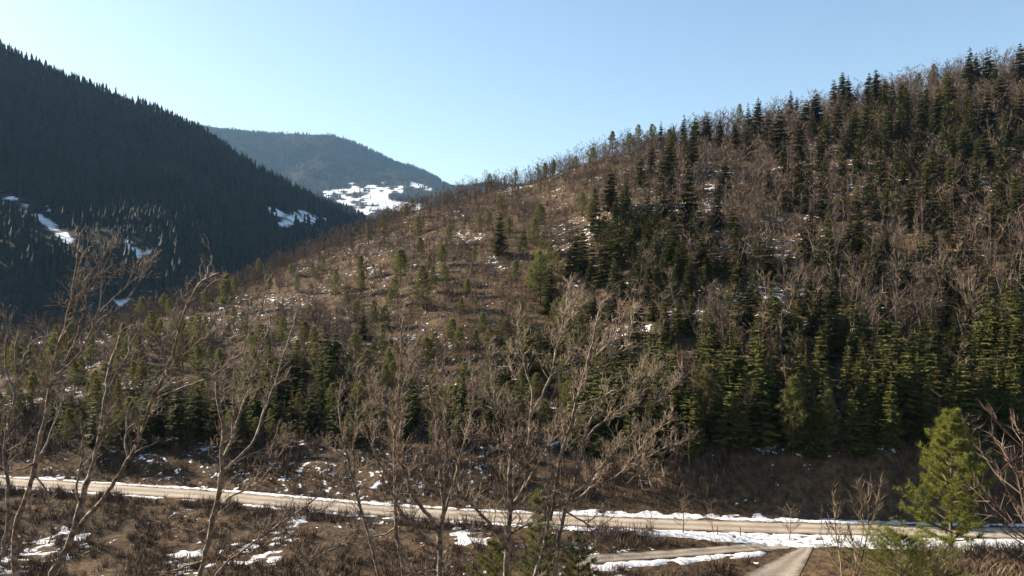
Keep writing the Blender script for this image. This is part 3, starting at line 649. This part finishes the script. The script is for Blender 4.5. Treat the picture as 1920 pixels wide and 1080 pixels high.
for i in np.nonzero(ok)[0]:
    if np.min(np.hypot(U_[:, 0] - Xc_[i], U_[:, 1] - Yc_[i]) - 0.45 * U_[:, 2]) < 0: ok[i] = False
up_, vp_ = CX + F * U_[:, 0] / U_[:, 1], U_[:, 1]
for i in np.nonzero(ok)[0]:
    fr = (vp_ > Yc_[i]) & (vp_ < Yc_[i] + 16) & (np.abs(up_ - pxc[i]) < F * 1.0 * U_[:, 2] / vp_)
    if fr.any() and rng.uniform() < 0.72: ok[i] = False
Xb, Yb, Zb, tb, rb = Xc_[ok], Yc_[ok], Zc_[ok], tt[ok], rightw[ok]
m = len(Xb)
hb_ = rng.uniform(0.75, 1.3, m) * (4.6 + 2.6 * rb + 2.2 * sstep(0.9, 1.0, tb) + 1.4 * sstep(0.4, 0.1, tb) - 2.6 * sstep(0.10, 0.0, tb))
hb_ *= 0.95 + 0.05 * rb
pick = np.where(rb + rng.normal(0, 0.3, m) > 0.5, rng.choice([0, 1, 2, 5, 3], m), rng.choice([0, 2, 3, 4, 6], m))
wid = rng.uniform(0.85, 1.35, m)
pxb = CX + F * Xb / Yb; size = hb_ / Yb * (0.8 + 0.4 * rng.uniform(size=m)) * ((pxb > 8) & (pxb < 1912))
big = np.argsort(-size)[:262]; isbig = np.zeros(m, bool); isbig[big] = True
rows_b = []
for i in big:
    t = thing('bare_tree', '', 'tree', (Xb[i], Yb[i], Zb[i] - 0.05), 'leafless trees on the hillside', (hb_[i] * wid[i], hb_[i] * wid[i], hb_[i]), R.uniform(0, 6.28))
    k = int(pick[i]); link('trunk', BT_mesh[k][0], t); link('crown', BT_mesh[k][1], t)
    rows_b.append((t, Xb[i], Yb[i], 'clumped bare ' if k in (3, 6) else ('twin-stemmed bare ' if k in (2, 5) else 'slender bare ')))
label_rows(rows_b, 'tree')
sm2 = ~isbig
scatter('bare_woodland', BT_tris, np.stack([Xb, Yb, Zb - 0.05], -1)[sm2], pick[sm2], hb_[sm2], wid[sm2], rng.uniform(-0.25, 0.25, sm2.sum()), M_bare, kind='stuff', label='dense leafless woodland and scrub covering the sunlit hillside', category='woodland')

# thin fringe of bare stems along the crest
n = 1050; px_ = rng.uniform(-60, 1960, n); Y_ = np.interp(px_, CPX, CPD) + rng.uniform(-26, 10, n); X_ = Y_ * (px_ - CX) / F; Z_ = zt(X_, Y_)
k_ = rng.uniform(size=n) < 0.35 + 0.9 * fbm(px_ / 60, px_ * 0, 93); m = k_.sum()
scatter('crest_saplings', BT_tris, np.stack([X_, Y_, Z_ - 0.05], -1)[k_], rng.choice([0, 1, 5, 2], m), rng.uniform(3.8, 8.2, m), rng.uniform(0.55, 1.0, m), rng.uniform(-0.2, 0.3, m), M_bare, kind='stuff', label='fine fringe of bare saplings along the hill skyline', category='woodland')
def brush_clump(seed, nst=11, spread=0.55, curve=0.25):
    r = np.random.default_rng(seed); mb = MB()
    for k in range(nst):
        b = np.append(r.normal(0, 0.12, 2), -0.05); a = r.uniform(0, 6.28); l = r.uniform(0.5, 1.05)
        v = np.array([math.cos(a) * spread * r.uniform(0.1, 1), math.sin(a) * spread * r.uniform(0.1, 1), 1.0]); v /= np.linalg.norm(v)
        mid = b + v * l * 0.55; tip = b + v * l + np.array([v[0], v[1], -0.3]) * curve * r.uniform(0, 1); s = np.cross(v, r.normal(size=3)); s /= np.linalg.norm(s); w = r.uniform(0.012, 0.024)
        mb.add([b + s * w, b - s * w, mid + s * w * .7, mid - s * w * .7, tip], T=[[0, 1, 3], [0, 3, 2], [2, 3, 4]], a=r.uniform(0.15, 0.85))
        if r.uniform() < 0.8:
            v2 = v + r.normal(0, 0.5, 3); v2 /= np.linalg.norm(v2)
            mb.add([mid + s * w * .6, mid - s * w * .6, mid + v2 * l * 0.4], T=[[0, 1, 2]], a=r.uniform(0.15, 0.85))
    return mb.tris()
BR = [brush_clump(300 + i) for i in range(6)]
n = 12500; Y_ = np.sqrt(rng.uniform(94 ** 2, 318 ** 2, n)); X_ = rng.uniform(-0.74, 0.74, n) * Y_
d_ = Y_ - road_y(X_); Z_ = zt(X_, Y_); s_ = hill_snow(X_, Y_, Z_); px_, py_ = proj(X_, Y_, Z_)
t_ = (d_ - 12.4) / (np.interp(px_, CPX, CPD) - road_y(X_) - 12.4)
k_ = (d_ > 5.6) & (t_ < 1.04) & (rng.uniform(size=n) < sstep(0.60, 0.3, s_) * (0.5 + fbm(X_ / 15, Y_ / 15, 95))) & (rng.uniform(size=n) > 0.85 * sstep(1400, 1450, px_) * sstep(1760, 1710, px_) * sstep(845, 865, py_))
m = k_.sum()
scatter('hillside_brush', BR, np.stack([X_, Y_, Z_], -1)[k_], rng.integers(0, 6, m), rng.uniform(0.7, 2.3, m) * (1 + 0.3 * (d_[k_] > 60)), rng.uniform(0.8, 1.5, m), rng.uniform(-0.3, 0.2, m), M_brush, kind='stuff', label='low brown brush growing all over the hillside', category='brush')
# taller dark thicket along the foot of the slope
n = 5200; X_ = rng.uniform(-90, 75, n); Y_ = road_y(X_) + 4.6 + 26 * rng.uniform(size=n) ** 1.3; d_ = Y_ - road_y(X_); Z_ = zt(X_, Y_); px_, py_ = proj(X_, Y_, Z_)
k_ = (fbm(X_ / 5, Y_ / 5, 99) > 0.40) & (rng.uniform(size=n) > 0.8 * sstep(1120, 1200, px_) * sstep(10, 5, d_)) & (rng.uniform(size=n) > 0.6 * sstep(1420, 1470, px_) * sstep(1720, 1680, px_))
m = k_.sum()
scatter('thicket', BR, np.stack([X_, Y_, Z_], -1)[k_], rng.integers(0, 6, m), rng.uniform(0.8, 2.6, m) * sstep(3.5, 9, d_[k_]).clip(0.45, 1), rng.uniform(0.8, 1.4, m), rng.uniform(-0.45, 0.05, m), M_brush, kind='stuff', label='dark tangled thicket along the foot of the slope behind the road', category='thicket')
# brush on the near side of the road and on the bank
n = 12000; Y_ = rng.uniform(72, 110, n); X_ = rng.uniform(-0.72, 0.72, n) * Y_
d_ = Y_ - road_y(X_); Z_ = zt(X_, Y_); px_, py_ = proj(X_, Y_, Z_)
pth = seg_dist(px_, py_, [(1432, 1092), (1452, 1074), (1478, 1050), (1502, 1032), (1524, 1016)]) < np.interp(py_, [1016, 1090], [14, 66])
lan = seg_dist(px_, py_, [(1080, 1056), (1180, 1047), (1300, 1038), (1400, 1031), (1475, 1026)]) < 13
lan |= seg_dist(px_, py_, [(1105, 1060), (1200, 1057), (1300, 1050), (1395, 1040), (1460, 1035)]) < 10
snw = np.interp(X_, [-90, 0, 10, 20, 28, 80], [0.5, 0.8, 1.0, 2.0, 3.2, 3.6])
bare_bank = (px_ > 1510) & (px_ < 1640) & (rng.uniform(size=n) < 0.55)
k_ = (d_ < -3.4 - snw) & ~pth & ~lan & ~bare_bank & (fbm(X_ / 3.5, Y_ / 3.5, 97) > 0.42)
m = k_.sum()
scatter('roadside_brush', BR, np.stack([X_, Y_, Z_], -1)[k_], rng.integers(0, 6, m), rng.uniform(0.35, 1.15, m) * (0.7 + 0.6 * (X_[k_] < 25)), rng.uniform(0.9, 1.8, m), rng.uniform(-0.35, 0.25, m), M_brush, kind='stuff', label='tangled brown brush on the low ground below the road', category='brush')
n = 1500; X_ = rng.uniform(-85, 16, n); Y_ = road_y(X_) - 2.7 - 3.0 * rng.uniform(size=n); k_ = fbm(X_ / 4, Y_ / 4, 103) > 0.47; m = k_.sum()
scatter('verge_weeds', BR, np.stack([X_, Y_, zt(X_, Y_)], -1)[k_], rng.integers(0, 6, m), rng.uniform(0.5, 1.7, m), rng.uniform(0.7, 1.3, m), rng.uniform(-0.35, 0.2, m), M_brush, kind='stuff', label='dry weeds along the near edge of the road', category='weeds')
GR = [brush_clump(340 + i, 13, 0.8, 0.5) for i in range(4)]
n = 1500; px_ = rng.uniform(1655, 1990, n); Y_ = rng.uniform(60, 82, n); X_ = Y_ * (px_ - CX) / F; Z_ = zt(X_, Y_)
k_ = rng.uniform(size=n) < sstep(1660, 1760, px_) ; m = k_.sum()
scatter('dry_grass', GR, np.stack([X_, Y_, Z_], -1)[k_], rng.integers(0, 4, m), rng.uniform(1.0, 2.3, m), rng.uniform(0.8, 1.4, m), rng.uniform(0.05, 0.45, m), M_brush, kind='stuff', label='tall pale dry stems in the lower right corner under the pine', category='grass')

# ------------------------------------------------------------------ single trees by the road
def single_bare(px, top, foot_y, label, seed, wid=1.0, shape=(1, 0.3, 0.9, 22, 14), Y=None):
    if Y is None: X, Y, Z = hit(px, foot_y)
    else: X = Y * (px - CX) / F; Z = float(zt(X, Y))
    h = CZ + Y * (HY - top) / F - Z; tk, cr = bare_tree(seed, *shape)
    t = thing('bare_tree', label, 'tree', (X, Y, Z), 'leafless trees by the road', (h * wid, h * wid, h), 0)
    link('trunk', tk.mesh('sapling_trunk', M_bare), t); link('crown', cr.mesh('sapling_crown', M_bare), t); return t
single_bare(1590, 885, 0, 'tall fan-shaped bare sapling standing right of the gravel ramp', 401, 0.9, (3, 0.22, 1.7, 30, 22), Y=72)
single_bare(1478, 938, 1016, 'small round bare sapling left of the gravel ramp top', 402, 1.1, (1, 0.36, 0.6, 24, 18))
single_bare(1280, 928, 1002, 'pale bushy bare sapling beside the road in front of blue snow', 403, 1.2, (1, 0.38, 0.5, 26, 18))
single_bare(1217, 945, 996, 'thin bare sapling at the road edge left of the pale bushy one', 404, 1.1, (1, 0.36, 0.5, 20, 14))
single_bare(1338, 942, 1002, 'low grey bare sapling at the road edge right of the bushy one', 405, 1.3, (2, 0.36, 0.5, 22, 14))
single_bare(1140, 950, 985, 'low bare shrub at the road edge beside the central tree', 406, 1.3, (3, 0.36, 0.6, 22, 12))
single_bare(1540, 945, 1010, 'thin upright bare sapling above the top of the gravel ramp', 407, 0.6, (1, 0.2, 1.2, 14, 8))
single_bare(1935, 770, 0, 'tall bare tree cut by the right picture edge beside the pine', 408, 1.1, (3, 0.34, 0.9, 36, 24), Y=74)
single_bare(1800, 765, 905, 'grey bare tree rising just behind the top of the big pine', 409, 1.0, (2, 0.34, 0.7, 30, 20), Y=96)

# big sunlit pine beside the road
def big_pine(px, top, Y, label, seed, rad=0.30, env=None, z0=0.12, lv=17, tl=0.042, dens=6, name='pine_tree', mat=None):
    X = Y * (px - CX) / F; Z = float(zt(X, Y)); h = CZ + Y * (HY - top) / F - Z
    c, b_ = pine_meshes(seed, z0, rad, lv, 7, dens, 20, tl, 0.0020, env, mat)
    t = thing(name, label, 'tree', (X, Y, Z), 'young pines on the near side of the road', (h, h, h), 0)
    link('trunk', trunk_mesh('trunk', 0.014, seed, 0.96, 8), t); link('crown', c, t); link('branches', b_, t, kind='stuff'); return t
def env_big(a, f):
    left = 0.5 - 0.5 * math.cos(a); low = max(0, 1 - f * 2.6)
    return 0.85 + 0.45 * left * low + 0.3 * math.exp(-((f - 0.42) / 0.14) ** 2) * (0.4 + 0.6 * (1 - left)) - 0.25 * (1 - left) * low
big_pine(1783, 772, 82, 'big sunlit green pine standing alone on the snowy road verge', 501, 0.31, env_big, 0.10, 15, 0.036, 5, mat=M_pineB)
big_pine(1690, 1006, 72, 'rounded green pine top below the big pine, cut by the picture bottom', 502, 1.15, None, 0.05, 14, 0.06, 8, mat=M_pineB)
big_pine(1012, 922, 70, 'olive young pine behind the forked central trunk', 503, 0.15, None, 0.12, 12, 0.04, 3, mat=M_pineN)
big_pine(925, 1018, 66, 'low olive pine left of the central trunk at the picture bottom', 504, 0.36, None, 0.1, 10, 0.05, 3, mat=M_pineN)
big_pine(1085, 1000, 68, 'low olive pine right of the central trunk at the picture bottom', 505, 0.26, None, 0.1, 10, 0.05, 3, mat=M_pineN)

# thin stakes on the road's near edge
for i, (px, lab) in enumerate([(868, 'leftmost thin stake at the road edge, left of the central tree'), (915, 'thin stake at the road edge just left of the central trunk'), (1189, 'dark thin stake at the road edge left of the bushy sapling'), (1345, 'dark thin stake at the road edge right of the bushy sapling'), (1388, 'pale thin stake in the snow verge, rightmost of the road stakes')]):
    X = 93 * (px - CX) / F; Y = float(road_y(X)) - 3.5; X = Y * (px - CX) / F; mb = MB()
    mb.tube([[0, 0, -0.3], [0.01, 0, 0.5], [0, 0.01, 1.0], [0, 0.01, 1.04]], [0.05, 0.048, 0.045, 0.01], 6)
    o = link('stake', mb.mesh('stake', M_stake), label=lab, category='stake', group='stakes along the road'); o.location = (X, Y, float(zt(X, Y)))

# ------------------------------------------------------------------ foreground trees: main limbs traced, the rest grown from them
def px3(px, py, Y): return np.array([Y * (px - CX) / F, Y, CZ + Y * (HY - py) / F])
def smooth_line(P, n):
    P = np.asarray(P, float); L = np.concatenate([[0], np.cumsum(np.linalg.norm(np.diff(P, axis=0), axis=1))])
    t = np.linspace(0, L[-1], n); Q = np.stack([np.interp(t, L, P[:, i]) for i in range(3)], -1)
    for _ in range(2): Q[1:-1] = 0.25 * Q[:-2] + 0.5 * Q[1:-1] + 0.25 * Q[2:]
    return Q
def grow(mb, P, rad, r, level, dens, Lmax, bias):
    """side shoots along P; level 1 carries level 2, level 2 carries spurs"""
    L = np.linalg.norm(np.diff(P, axis=0), axis=1); cum = np.concatenate([[0], np.cumsum(L)]); tot = cum[-1]
    n = r.poisson(dens * tot) + 1
    for k in range(n):
        f = r.uniform(0.12, 1.0) ** 0.8; c = np.array([np.interp(f * tot, cum, P[:, i]) for i in range(3)]); rr = float(np.interp(f * tot, cum, rad))
        i = min(len(P) - 2, int(np.searchsorted(cum, f * tot)) - 1); i = max(i, 0); t = P[i + 1] - P[i]; t /= np.linalg.norm(t) + 1e-9
        v = r.normal(size=3); v -= t * (v @ t); v /= np.linalg.norm(v) + 1e-9
        d = t * r.uniform(0.45, 1.0) + v * r.uniform(0.55, 1.0) + np.array([0, 0, bias]); d /= np.linalg.norm(d)
        l = Lmax * r.uniform(0.3, 1.0) * (1.15 - 0.80 * f); m = 6 if level == 1 else (4 if level == 2 else 3)
        Q = [c]
        for q in range(m - 1):
            d = d + r.normal(0, 0.27, 3) + np.array([0, 0, 0.05]); d /= np.linalg.norm(d); Q.append(Q[-1] + d * l / (m - 1))
        Q = np.array(Q); r0 = min(rr * 0.6, (0.0115, 0.0068, 0.0046)[level - 1]); q_ = np.linspace(r0, 0.0028 if level < 3 else 0.0024, m)
        mb.tube(Q, q_, 4 if level == 1 else 3, (0.15, 0.45, 0.75)[level - 1] + r.uniform(-.15, .15))
        if level == 1: grow(mb, Q, q_, r, 2, 9.5, 0.46, 0.28)
        elif level == 2: grow(mb, Q, q_, r, 3, 6.5, 0.14, 0.15)
def near_tree(label, Y0, limbs, seed, dens=3.6, leaves=()):
    """limbs: (start width px, end width px, [(px,py),...]); the first ones are stems running down to the ground"""
    r = np.random.default_rng(seed); allP = []; built = []
    for w0, w1, pts in limbs:
        pts = [(float(a), float(b)) for a, b in pts]; stem = pts[0][1] >= 1078
        if allP and not stem:
            A = np.concatenate(allP); pa, pb = proj(A[:, 0], A[:, 1], A[:, 2]); j = int(np.argmin((pa - pts[0][0]) ** 2 + (pb - pts[0][1]) ** 2)); ys = A[j, 1]
        else: ys = Y0 + r.uniform(-0.25, 0.25)
        plen = sum(math.hypot(b[0] - a[0], b[1] - a[1]) for a, b in zip(pts[:-1], pts[1:])) / F * Y0
        ye = ys + r.uniform(-0.55, 0.55) * plen * (0.35 if stem else 1.0)
        yy = np.linspace(ys, ye, len(pts)); P = [px3(a, b, y) for (a, b), y in zip(pts, yy)]
        if stem:
            d = P[1] - P[0]; gxy = P[0][:2] - d[:2] * 0.6; gz_ = float(zt(gxy[0], gxy[1])) - 0.2; base = np.array([gxy[0], gxy[1], gz_])
            P = [base, 0.45 * base + 0.55 * P[0] - [0.0, 0, 0]] + P
        ns = max(8, int(plen / 0.12)); Q = smooth_line(P, ns + (10 if stem else 0))
        Q[1:-1] += r.normal(0, 0.012, (len(Q) - 2, 3)) * 0.8
        f = np.linspace(0, 1, len(Q)); rad = 0.5 * (w0 + (w1 - w0) * f ** 0.7) / F * Y0 * 0.62
        if stem: rad = rad * (1 + 0.35 * np.exp(-f * 14))
        rad = rad * (1 + 0.10 * r.normal(size=len(Q)))
        built.append((stem, Q, rad)); allP.append(Q)
    base = built[0][1][0]
    t = thing('bare_tree', label, 'tree', tuple(base), 'leafless trees close to the camera')
    for stem, Q, rad in built:
        mb = MB(); mb.tube(Q - base, rad, 9 if stem else 7, 0.0)
        lo = link('trunk' if stem else 'limb', mb.mesh('limb', M_fbark, True), t)
        q0 = len(Q) // 2 if stem else len(Q) // 8
        tw = MB(); grow(tw, Q[q0:] - base, rad[q0:], r, 1, dens * 3.0, 0.9, 0.55)
        link('twigs', tw.mesh('twigs', M_fbark), lo, kind='stuff')
    for (a, b_) in leaves:
        P = px3(a, b_, Y0); lf = MB(); s = 0.055
        u_ = np.array([[0, 0, 0], [s * .5, .01, -s * .5], [s * .35, .02, -s * 1.3], [0, .0, -s * 1.9], [-s * .35, .02, -s * 1.2], [-s * .5, .01, -s * .5]]) + P - base
        lf.add(u_, T=[[0, 1, 2], [0, 2, 3], [0, 3, 4], [0, 4, 5]]); link('withered_leaf', lf.mesh('withered_leaf', M_leaf), t)
    return t
near_tree('tallest bare tree at the far left, its thin top against the dark mountain', 15.5, [
    (30, 5, [(31, 1080), (25, 1023), (31, 976), (54, 920), (66, 866), (76, 819), (91, 756), (93, 733), (100, 683), (113, 643), (127, 600), (137, 543), (145, 500), (147, 455), (151, 436)]),
    (9, 4, [(104, 705), (125, 690), (147, 667), (173, 617), (200, 590)]), (7, 3, [(113, 647), (133, 607), (147, 560), (160, 520), (180, 500), (200, 477), (207, 450)]),
    (7, 3, [(120, 680), (143, 640), (153, 593), (163, 540), (187, 520), (213, 460)]), (5, 3, [(173, 617), (187, 580), (193, 533), (190, 508)]),
    (5, 2.5, [(187, 585), (197, 573), (233, 540), (263, 517), (297, 487)]), (4, 2.5, [(233, 562), (253, 550), (267, 510), (273, 487)]), (6, 3, [(107, 660), (80, 637), (67, 620)]),
    (9, 4, [(70, 860), (85, 840), (100, 800), (112, 770), (120, 740)]), (7, 3, [(66, 868), (40, 880), (10, 886)]), (6, 3, [(60, 890), (78, 900), (95, 945), (97, 990), (92, 1020)]), (4, 2, [(145, 500), (160, 470), (180, 455)])], 601, 1.9, [(217, 505), (115, 602), (220, 500)])
near_tree('leaning bare tree at left with a long limb arching right', 15.0, [
    (34, 10, [(94, 1080), (120, 1039), (142, 992), (151, 935), (167, 900), (180, 857), (189, 803), (198, 756), (207, 683), (225, 640), (231, 607)]),
    (15, 5, [(142, 992), (189, 942), (214, 904), (239, 866), (261, 825), (277, 771), (283, 749), (304, 715), (324, 665), (333, 630), (347, 582), (359, 550), (386, 520), (413, 511)]),
    (7, 3, [(283, 752), (300, 745), (368, 718), (404, 704), (442, 665), (463, 630), (484, 600), (495, 567), (498, 540)]), (6, 3, [(308, 708), (330, 683), (365, 653), (389, 630), (404, 606)]),
    (9, 4, [(150, 940), (139, 925), (145, 904), (154, 866), (157, 816), (150, 780)]), (6, 3, [(386, 520), (395, 490), (398, 478)]), (6, 3, [(200, 740), (215, 700), (238, 680), (243, 630)]),
    (5, 3, [(359, 550), (372, 560), (390, 540), (405, 525)]), (8, 4, [(239, 866), (233, 830), (240, 790), (238, 770)])], 602, 1.9)
near_tree('thin bare tree at the left picture edge', 14.0, [
    (14, 6, [(-8, 1080), (14, 1000), (17, 942), (13, 891), (5, 834), (18, 780), (30, 740), (33, 687), (27, 653), (36, 610)]), (7, 3, [(30, 740), (12, 700), (8, 640), (20, 590)]), (6, 3, [(33, 690), (52, 660), (60, 630)])], 603, 2.2)
near_tree('pale slim bare tree with a brushlike crown right of the left group', 17.0, [
    (22, 12, [(372, 1080), (388, 1030), (398, 979), (409, 929), (418, 885), (416, 834), (426, 794), (410, 768), (404, 740), (407, 716)]),
    (9, 4, [(420, 860), (432, 834), (442, 797), (454, 762), (461, 745), (469, 715), (481, 674), (504, 618), (507, 590)]), (9, 4, [(420, 882), (429, 875), (470, 838), (483, 812), (495, 768), (511, 736), (519, 704), (534, 659), (546, 621), (555, 588)]),
    (8, 3, [(404, 952), (435, 929), (483, 907), (520, 860), (543, 831)]), (6, 3, [(437, 868), (476, 850), (517, 834), (545, 812)]), (7, 3, [(436, 815), (439, 736), (439, 677), (430, 650)]), (6, 3, [(442, 797), (425, 770), (415, 735), (412, 690)]),
    (6, 3, [(390, 1030), (370, 1000), (345, 985), (305, 1000)]), (7, 3, [(380, 1052), (345, 1062), (300, 1080), (270, 1086)]), (5, 3, [(469, 715), (458, 690), (452, 660)])], 604, 2.4)
near_tree('sparse low bare branches between the pale slim tree and the central group', 16.0, [
    (12, 5, [(395, 1085), (440, 1040), (500, 1000), (560, 960), (600, 930), (620, 905)]), (9, 4, [(610, 1088), (570, 1045), (530, 985), (515, 970)]), (6, 3, [(440, 1040), (480, 1035), (520, 1000), (560, 990)]), (7, 3, [(580, 1055), (620, 1030), (650, 1020)]), (5, 3, [(560, 960), (590, 965), (615, 950)])], 605, 2.6)
near_tree('slender bare tree leaning left of the two central trunks', 18.5, [
    (15, 6, [(711, 1080), (698, 1028), (685, 981), (667, 930), (663, 901), (652, 860), (640, 801), (634, 770), (640, 720)]), (6, 3, [(665, 896), (662, 839), (665, 800), (672, 740), (668, 690)]), (6, 3, [(663, 920), (640, 905), (625, 890)]), (5, 3, [(652, 860), (630, 840), (605, 835)])], 606, 3.2)
near_tree('straight upright bare tree left of the forked central tree', 19.5, [
    (19, 5, [(756, 1080), (753, 1046), (743, 1007), (741, 956), (741, 917), (740, 865), (740, 800), (748, 742), (752, 664), (753, 612), (760, 590)]), (7, 3, [(744, 911), (766, 891), (802, 860), (818, 849)]),
    (7, 3, [(740, 908), (711, 870), (696, 834), (695, 780), (697, 700)]), (6, 3, [(748, 742), (765, 700), (775, 660), (795, 610)]), (6, 3, [(741, 793), (715, 760), (700, 735)]), (5, 3, [(745, 770), (768, 720), (772, 680)]), (6, 3, [(741, 990), (715, 1005), (660, 1010), (610, 1000)]), (5, 3, [(752, 664), (730, 640), (700, 630)])], 607, 5.0)
near_tree('bare tree with a low wide fork left of the central trunk', 18.0, [
    (27, 20, [(826, 1080), (823, 1033), (824, 994)]), (17, 6, [(824, 1000), (815, 981), (797, 958), (776, 935), (766, 911), (756, 865), (749, 826), (755, 780)]), (16, 8, [(824, 998), (831, 976), (831, 932), (828, 905), (822, 850), (816, 780), (805, 720)]),
    (10, 4, [(833, 962), (839, 945), (849, 914), (859, 875), (875, 813), (885, 767), (890, 726), (880, 680)]), (14, 6, [(820, 1028), (787, 1000), (766, 974), (745, 953), (735, 925)]), (6, 3, [(849, 914), (842, 870), (835, 820), (838, 740), (820, 690)]), (5, 3, [(826, 1068), (790, 1072), (760, 1080)]), (5, 3, [(859, 875), (850, 858), (842, 862)])], 608, 4.8)
near_tree('central bare tree with dark lower trunk splitting into pale upper stems', 16.5, [
    (28, 9, [(948, 1080), (951, 1030), (954, 988), (959, 952), (954, 905), (956, 869), (963, 822), (965, 790), (958, 750)]), (15, 9, [(958, 955), (966, 944), (983, 919), (988, 886), (991, 836), (995, 780), (997, 765)]),
    (9, 3, [(997, 768), (999, 748), (999, 728), (986, 698), (980, 664), (972, 617), (969, 587)]), (9, 3, [(996, 770), (1013, 751), (1033, 706), (1041, 667), (1047, 637), (1058, 595), (1063, 548), (1068, 530)]), (6, 3, [(1033, 703), (1061, 684), (1074, 662), (1083, 648)]),
    (6, 3, [(995, 740), (974, 720), (955, 684), (955, 660)]), (14, 6, [(947, 1026), (930, 994), (902, 966), (880, 944), (852, 912)]), (9, 3, [(988, 880), (977, 872), (955, 847), (922, 822), (880, 817)]), (8, 3, [(983, 919), (999, 886), (1019, 852), (1038, 816), (1050, 780)]),
    (7, 3, [(988, 855), (975, 830), (955, 800), (930, 770), (922, 700), (918, 650)]), (8, 4, [(955, 1000), (985, 985), (1015, 968)]), (5, 3, [(1047, 637), (1062, 620), (1072, 580), (1090, 560)])], 609, 5.3)
near_tree('wide-spreading bare tree right of the central trunk, limbs reaching right', 16.0, [
    (22, 8, [(1002, 1080), (1013, 1044), (1027, 1010), (1029, 969), (1027, 919), (1033, 888), (1040, 880)]), (20, 7, [(1041, 1080), (1047, 1030), (1051, 988), (1058, 969), (1072, 919), (1086, 869), (1094, 830), (1102, 790), (1119, 770)]),
    (13, 5, [(1030, 975), (1036, 952), (1044, 905), (1047, 866), (1058, 830), (1074, 786), (1080, 756), (1097, 700), (1108, 659), (1119, 598), (1128, 565)]),
    (11, 5, [(1034, 952), (1058, 947), (1083, 938), (1108, 916), (1119, 886), (1144, 855), (1163, 836)]), (9, 4, [(1045, 950), (1058, 936), (1086, 922), (1111, 891), (1130, 872), (1174, 822), (1215, 800)]),
    (8, 3, [(1110, 905), (1141, 905), (1158, 894), (1180, 869), (1213, 824), (1240, 800), (1262, 770)]), (7, 3, [(1165, 888), (1180, 880), (1219, 855), (1241, 841), (1291, 822)]), (7, 3, [(1090, 845), (1108, 806), (1144, 784), (1174, 767), (1224, 756), (1252, 739), (1274, 714), (1280, 698)]),
    (6, 3, [(1150, 780), (1169, 762), (1205, 731), (1211, 712), (1199, 687)]), (4, 2.5, [(1205, 731), (1224, 712), (1233, 695)]), (6, 3, [(1080, 760), (1122, 748), (1158, 737), (1186, 720), (1199, 700)]),
    (6, 3, [(1097, 700), (1108, 671), (1130, 656), (1149, 637), (1161, 617), (1163, 576)]), (5, 3, [(1120, 690), (1136, 678), (1174, 645), (1186, 626), (1186, 576)]), (7, 3, [(1062, 960), (1090, 975), (1120, 1000), (1150, 1030)]), (6, 3, [(1047, 1025), (1070, 1020), (1095, 1025)]), (6, 3, [(1190, 860), (1210, 880), (1230, 900)])], 610, 5.0)

# ------------------------------------------------------------------ the air: thin haze round everything
hz = MB(); a0, b0, c0 = (-9500, -1200, -60), (9500, 9500, 1500), 0
hv = [[x, y, z] for z in (a0[2], b0[2]) for y in (a0[1], b0[1]) for x in (a0[0], b0[0])]
hz.add(hv, Q=[[0, 2, 3, 1], [4, 5, 7, 6], [0, 1, 5, 4], [2, 6, 7, 3], [0, 4, 6, 2], [1, 3, 7, 5]])
m = bpy.data.materials.new('haze'); m.use_nodes = True; nt = m.node_tree; nt.nodes.clear()
out = nt.nodes.new('ShaderNodeOutputMaterial'); pv = nt.nodes.new('ShaderNodeVolumePrincipled')
pv.inputs['Color'].default_value = (0.36, 0.64, 1.0, 1); pv.inputs['Density'].default_value = 0.000030; pv.inputs['Anisotropy'].default_value = 0.0
nt.links.new(pv.outputs[0], out.inputs['Volume'])
link('haze', hz.mesh('haze', m), kind='stuff', label='thin blue winter haze filling the valley air', category='haze')
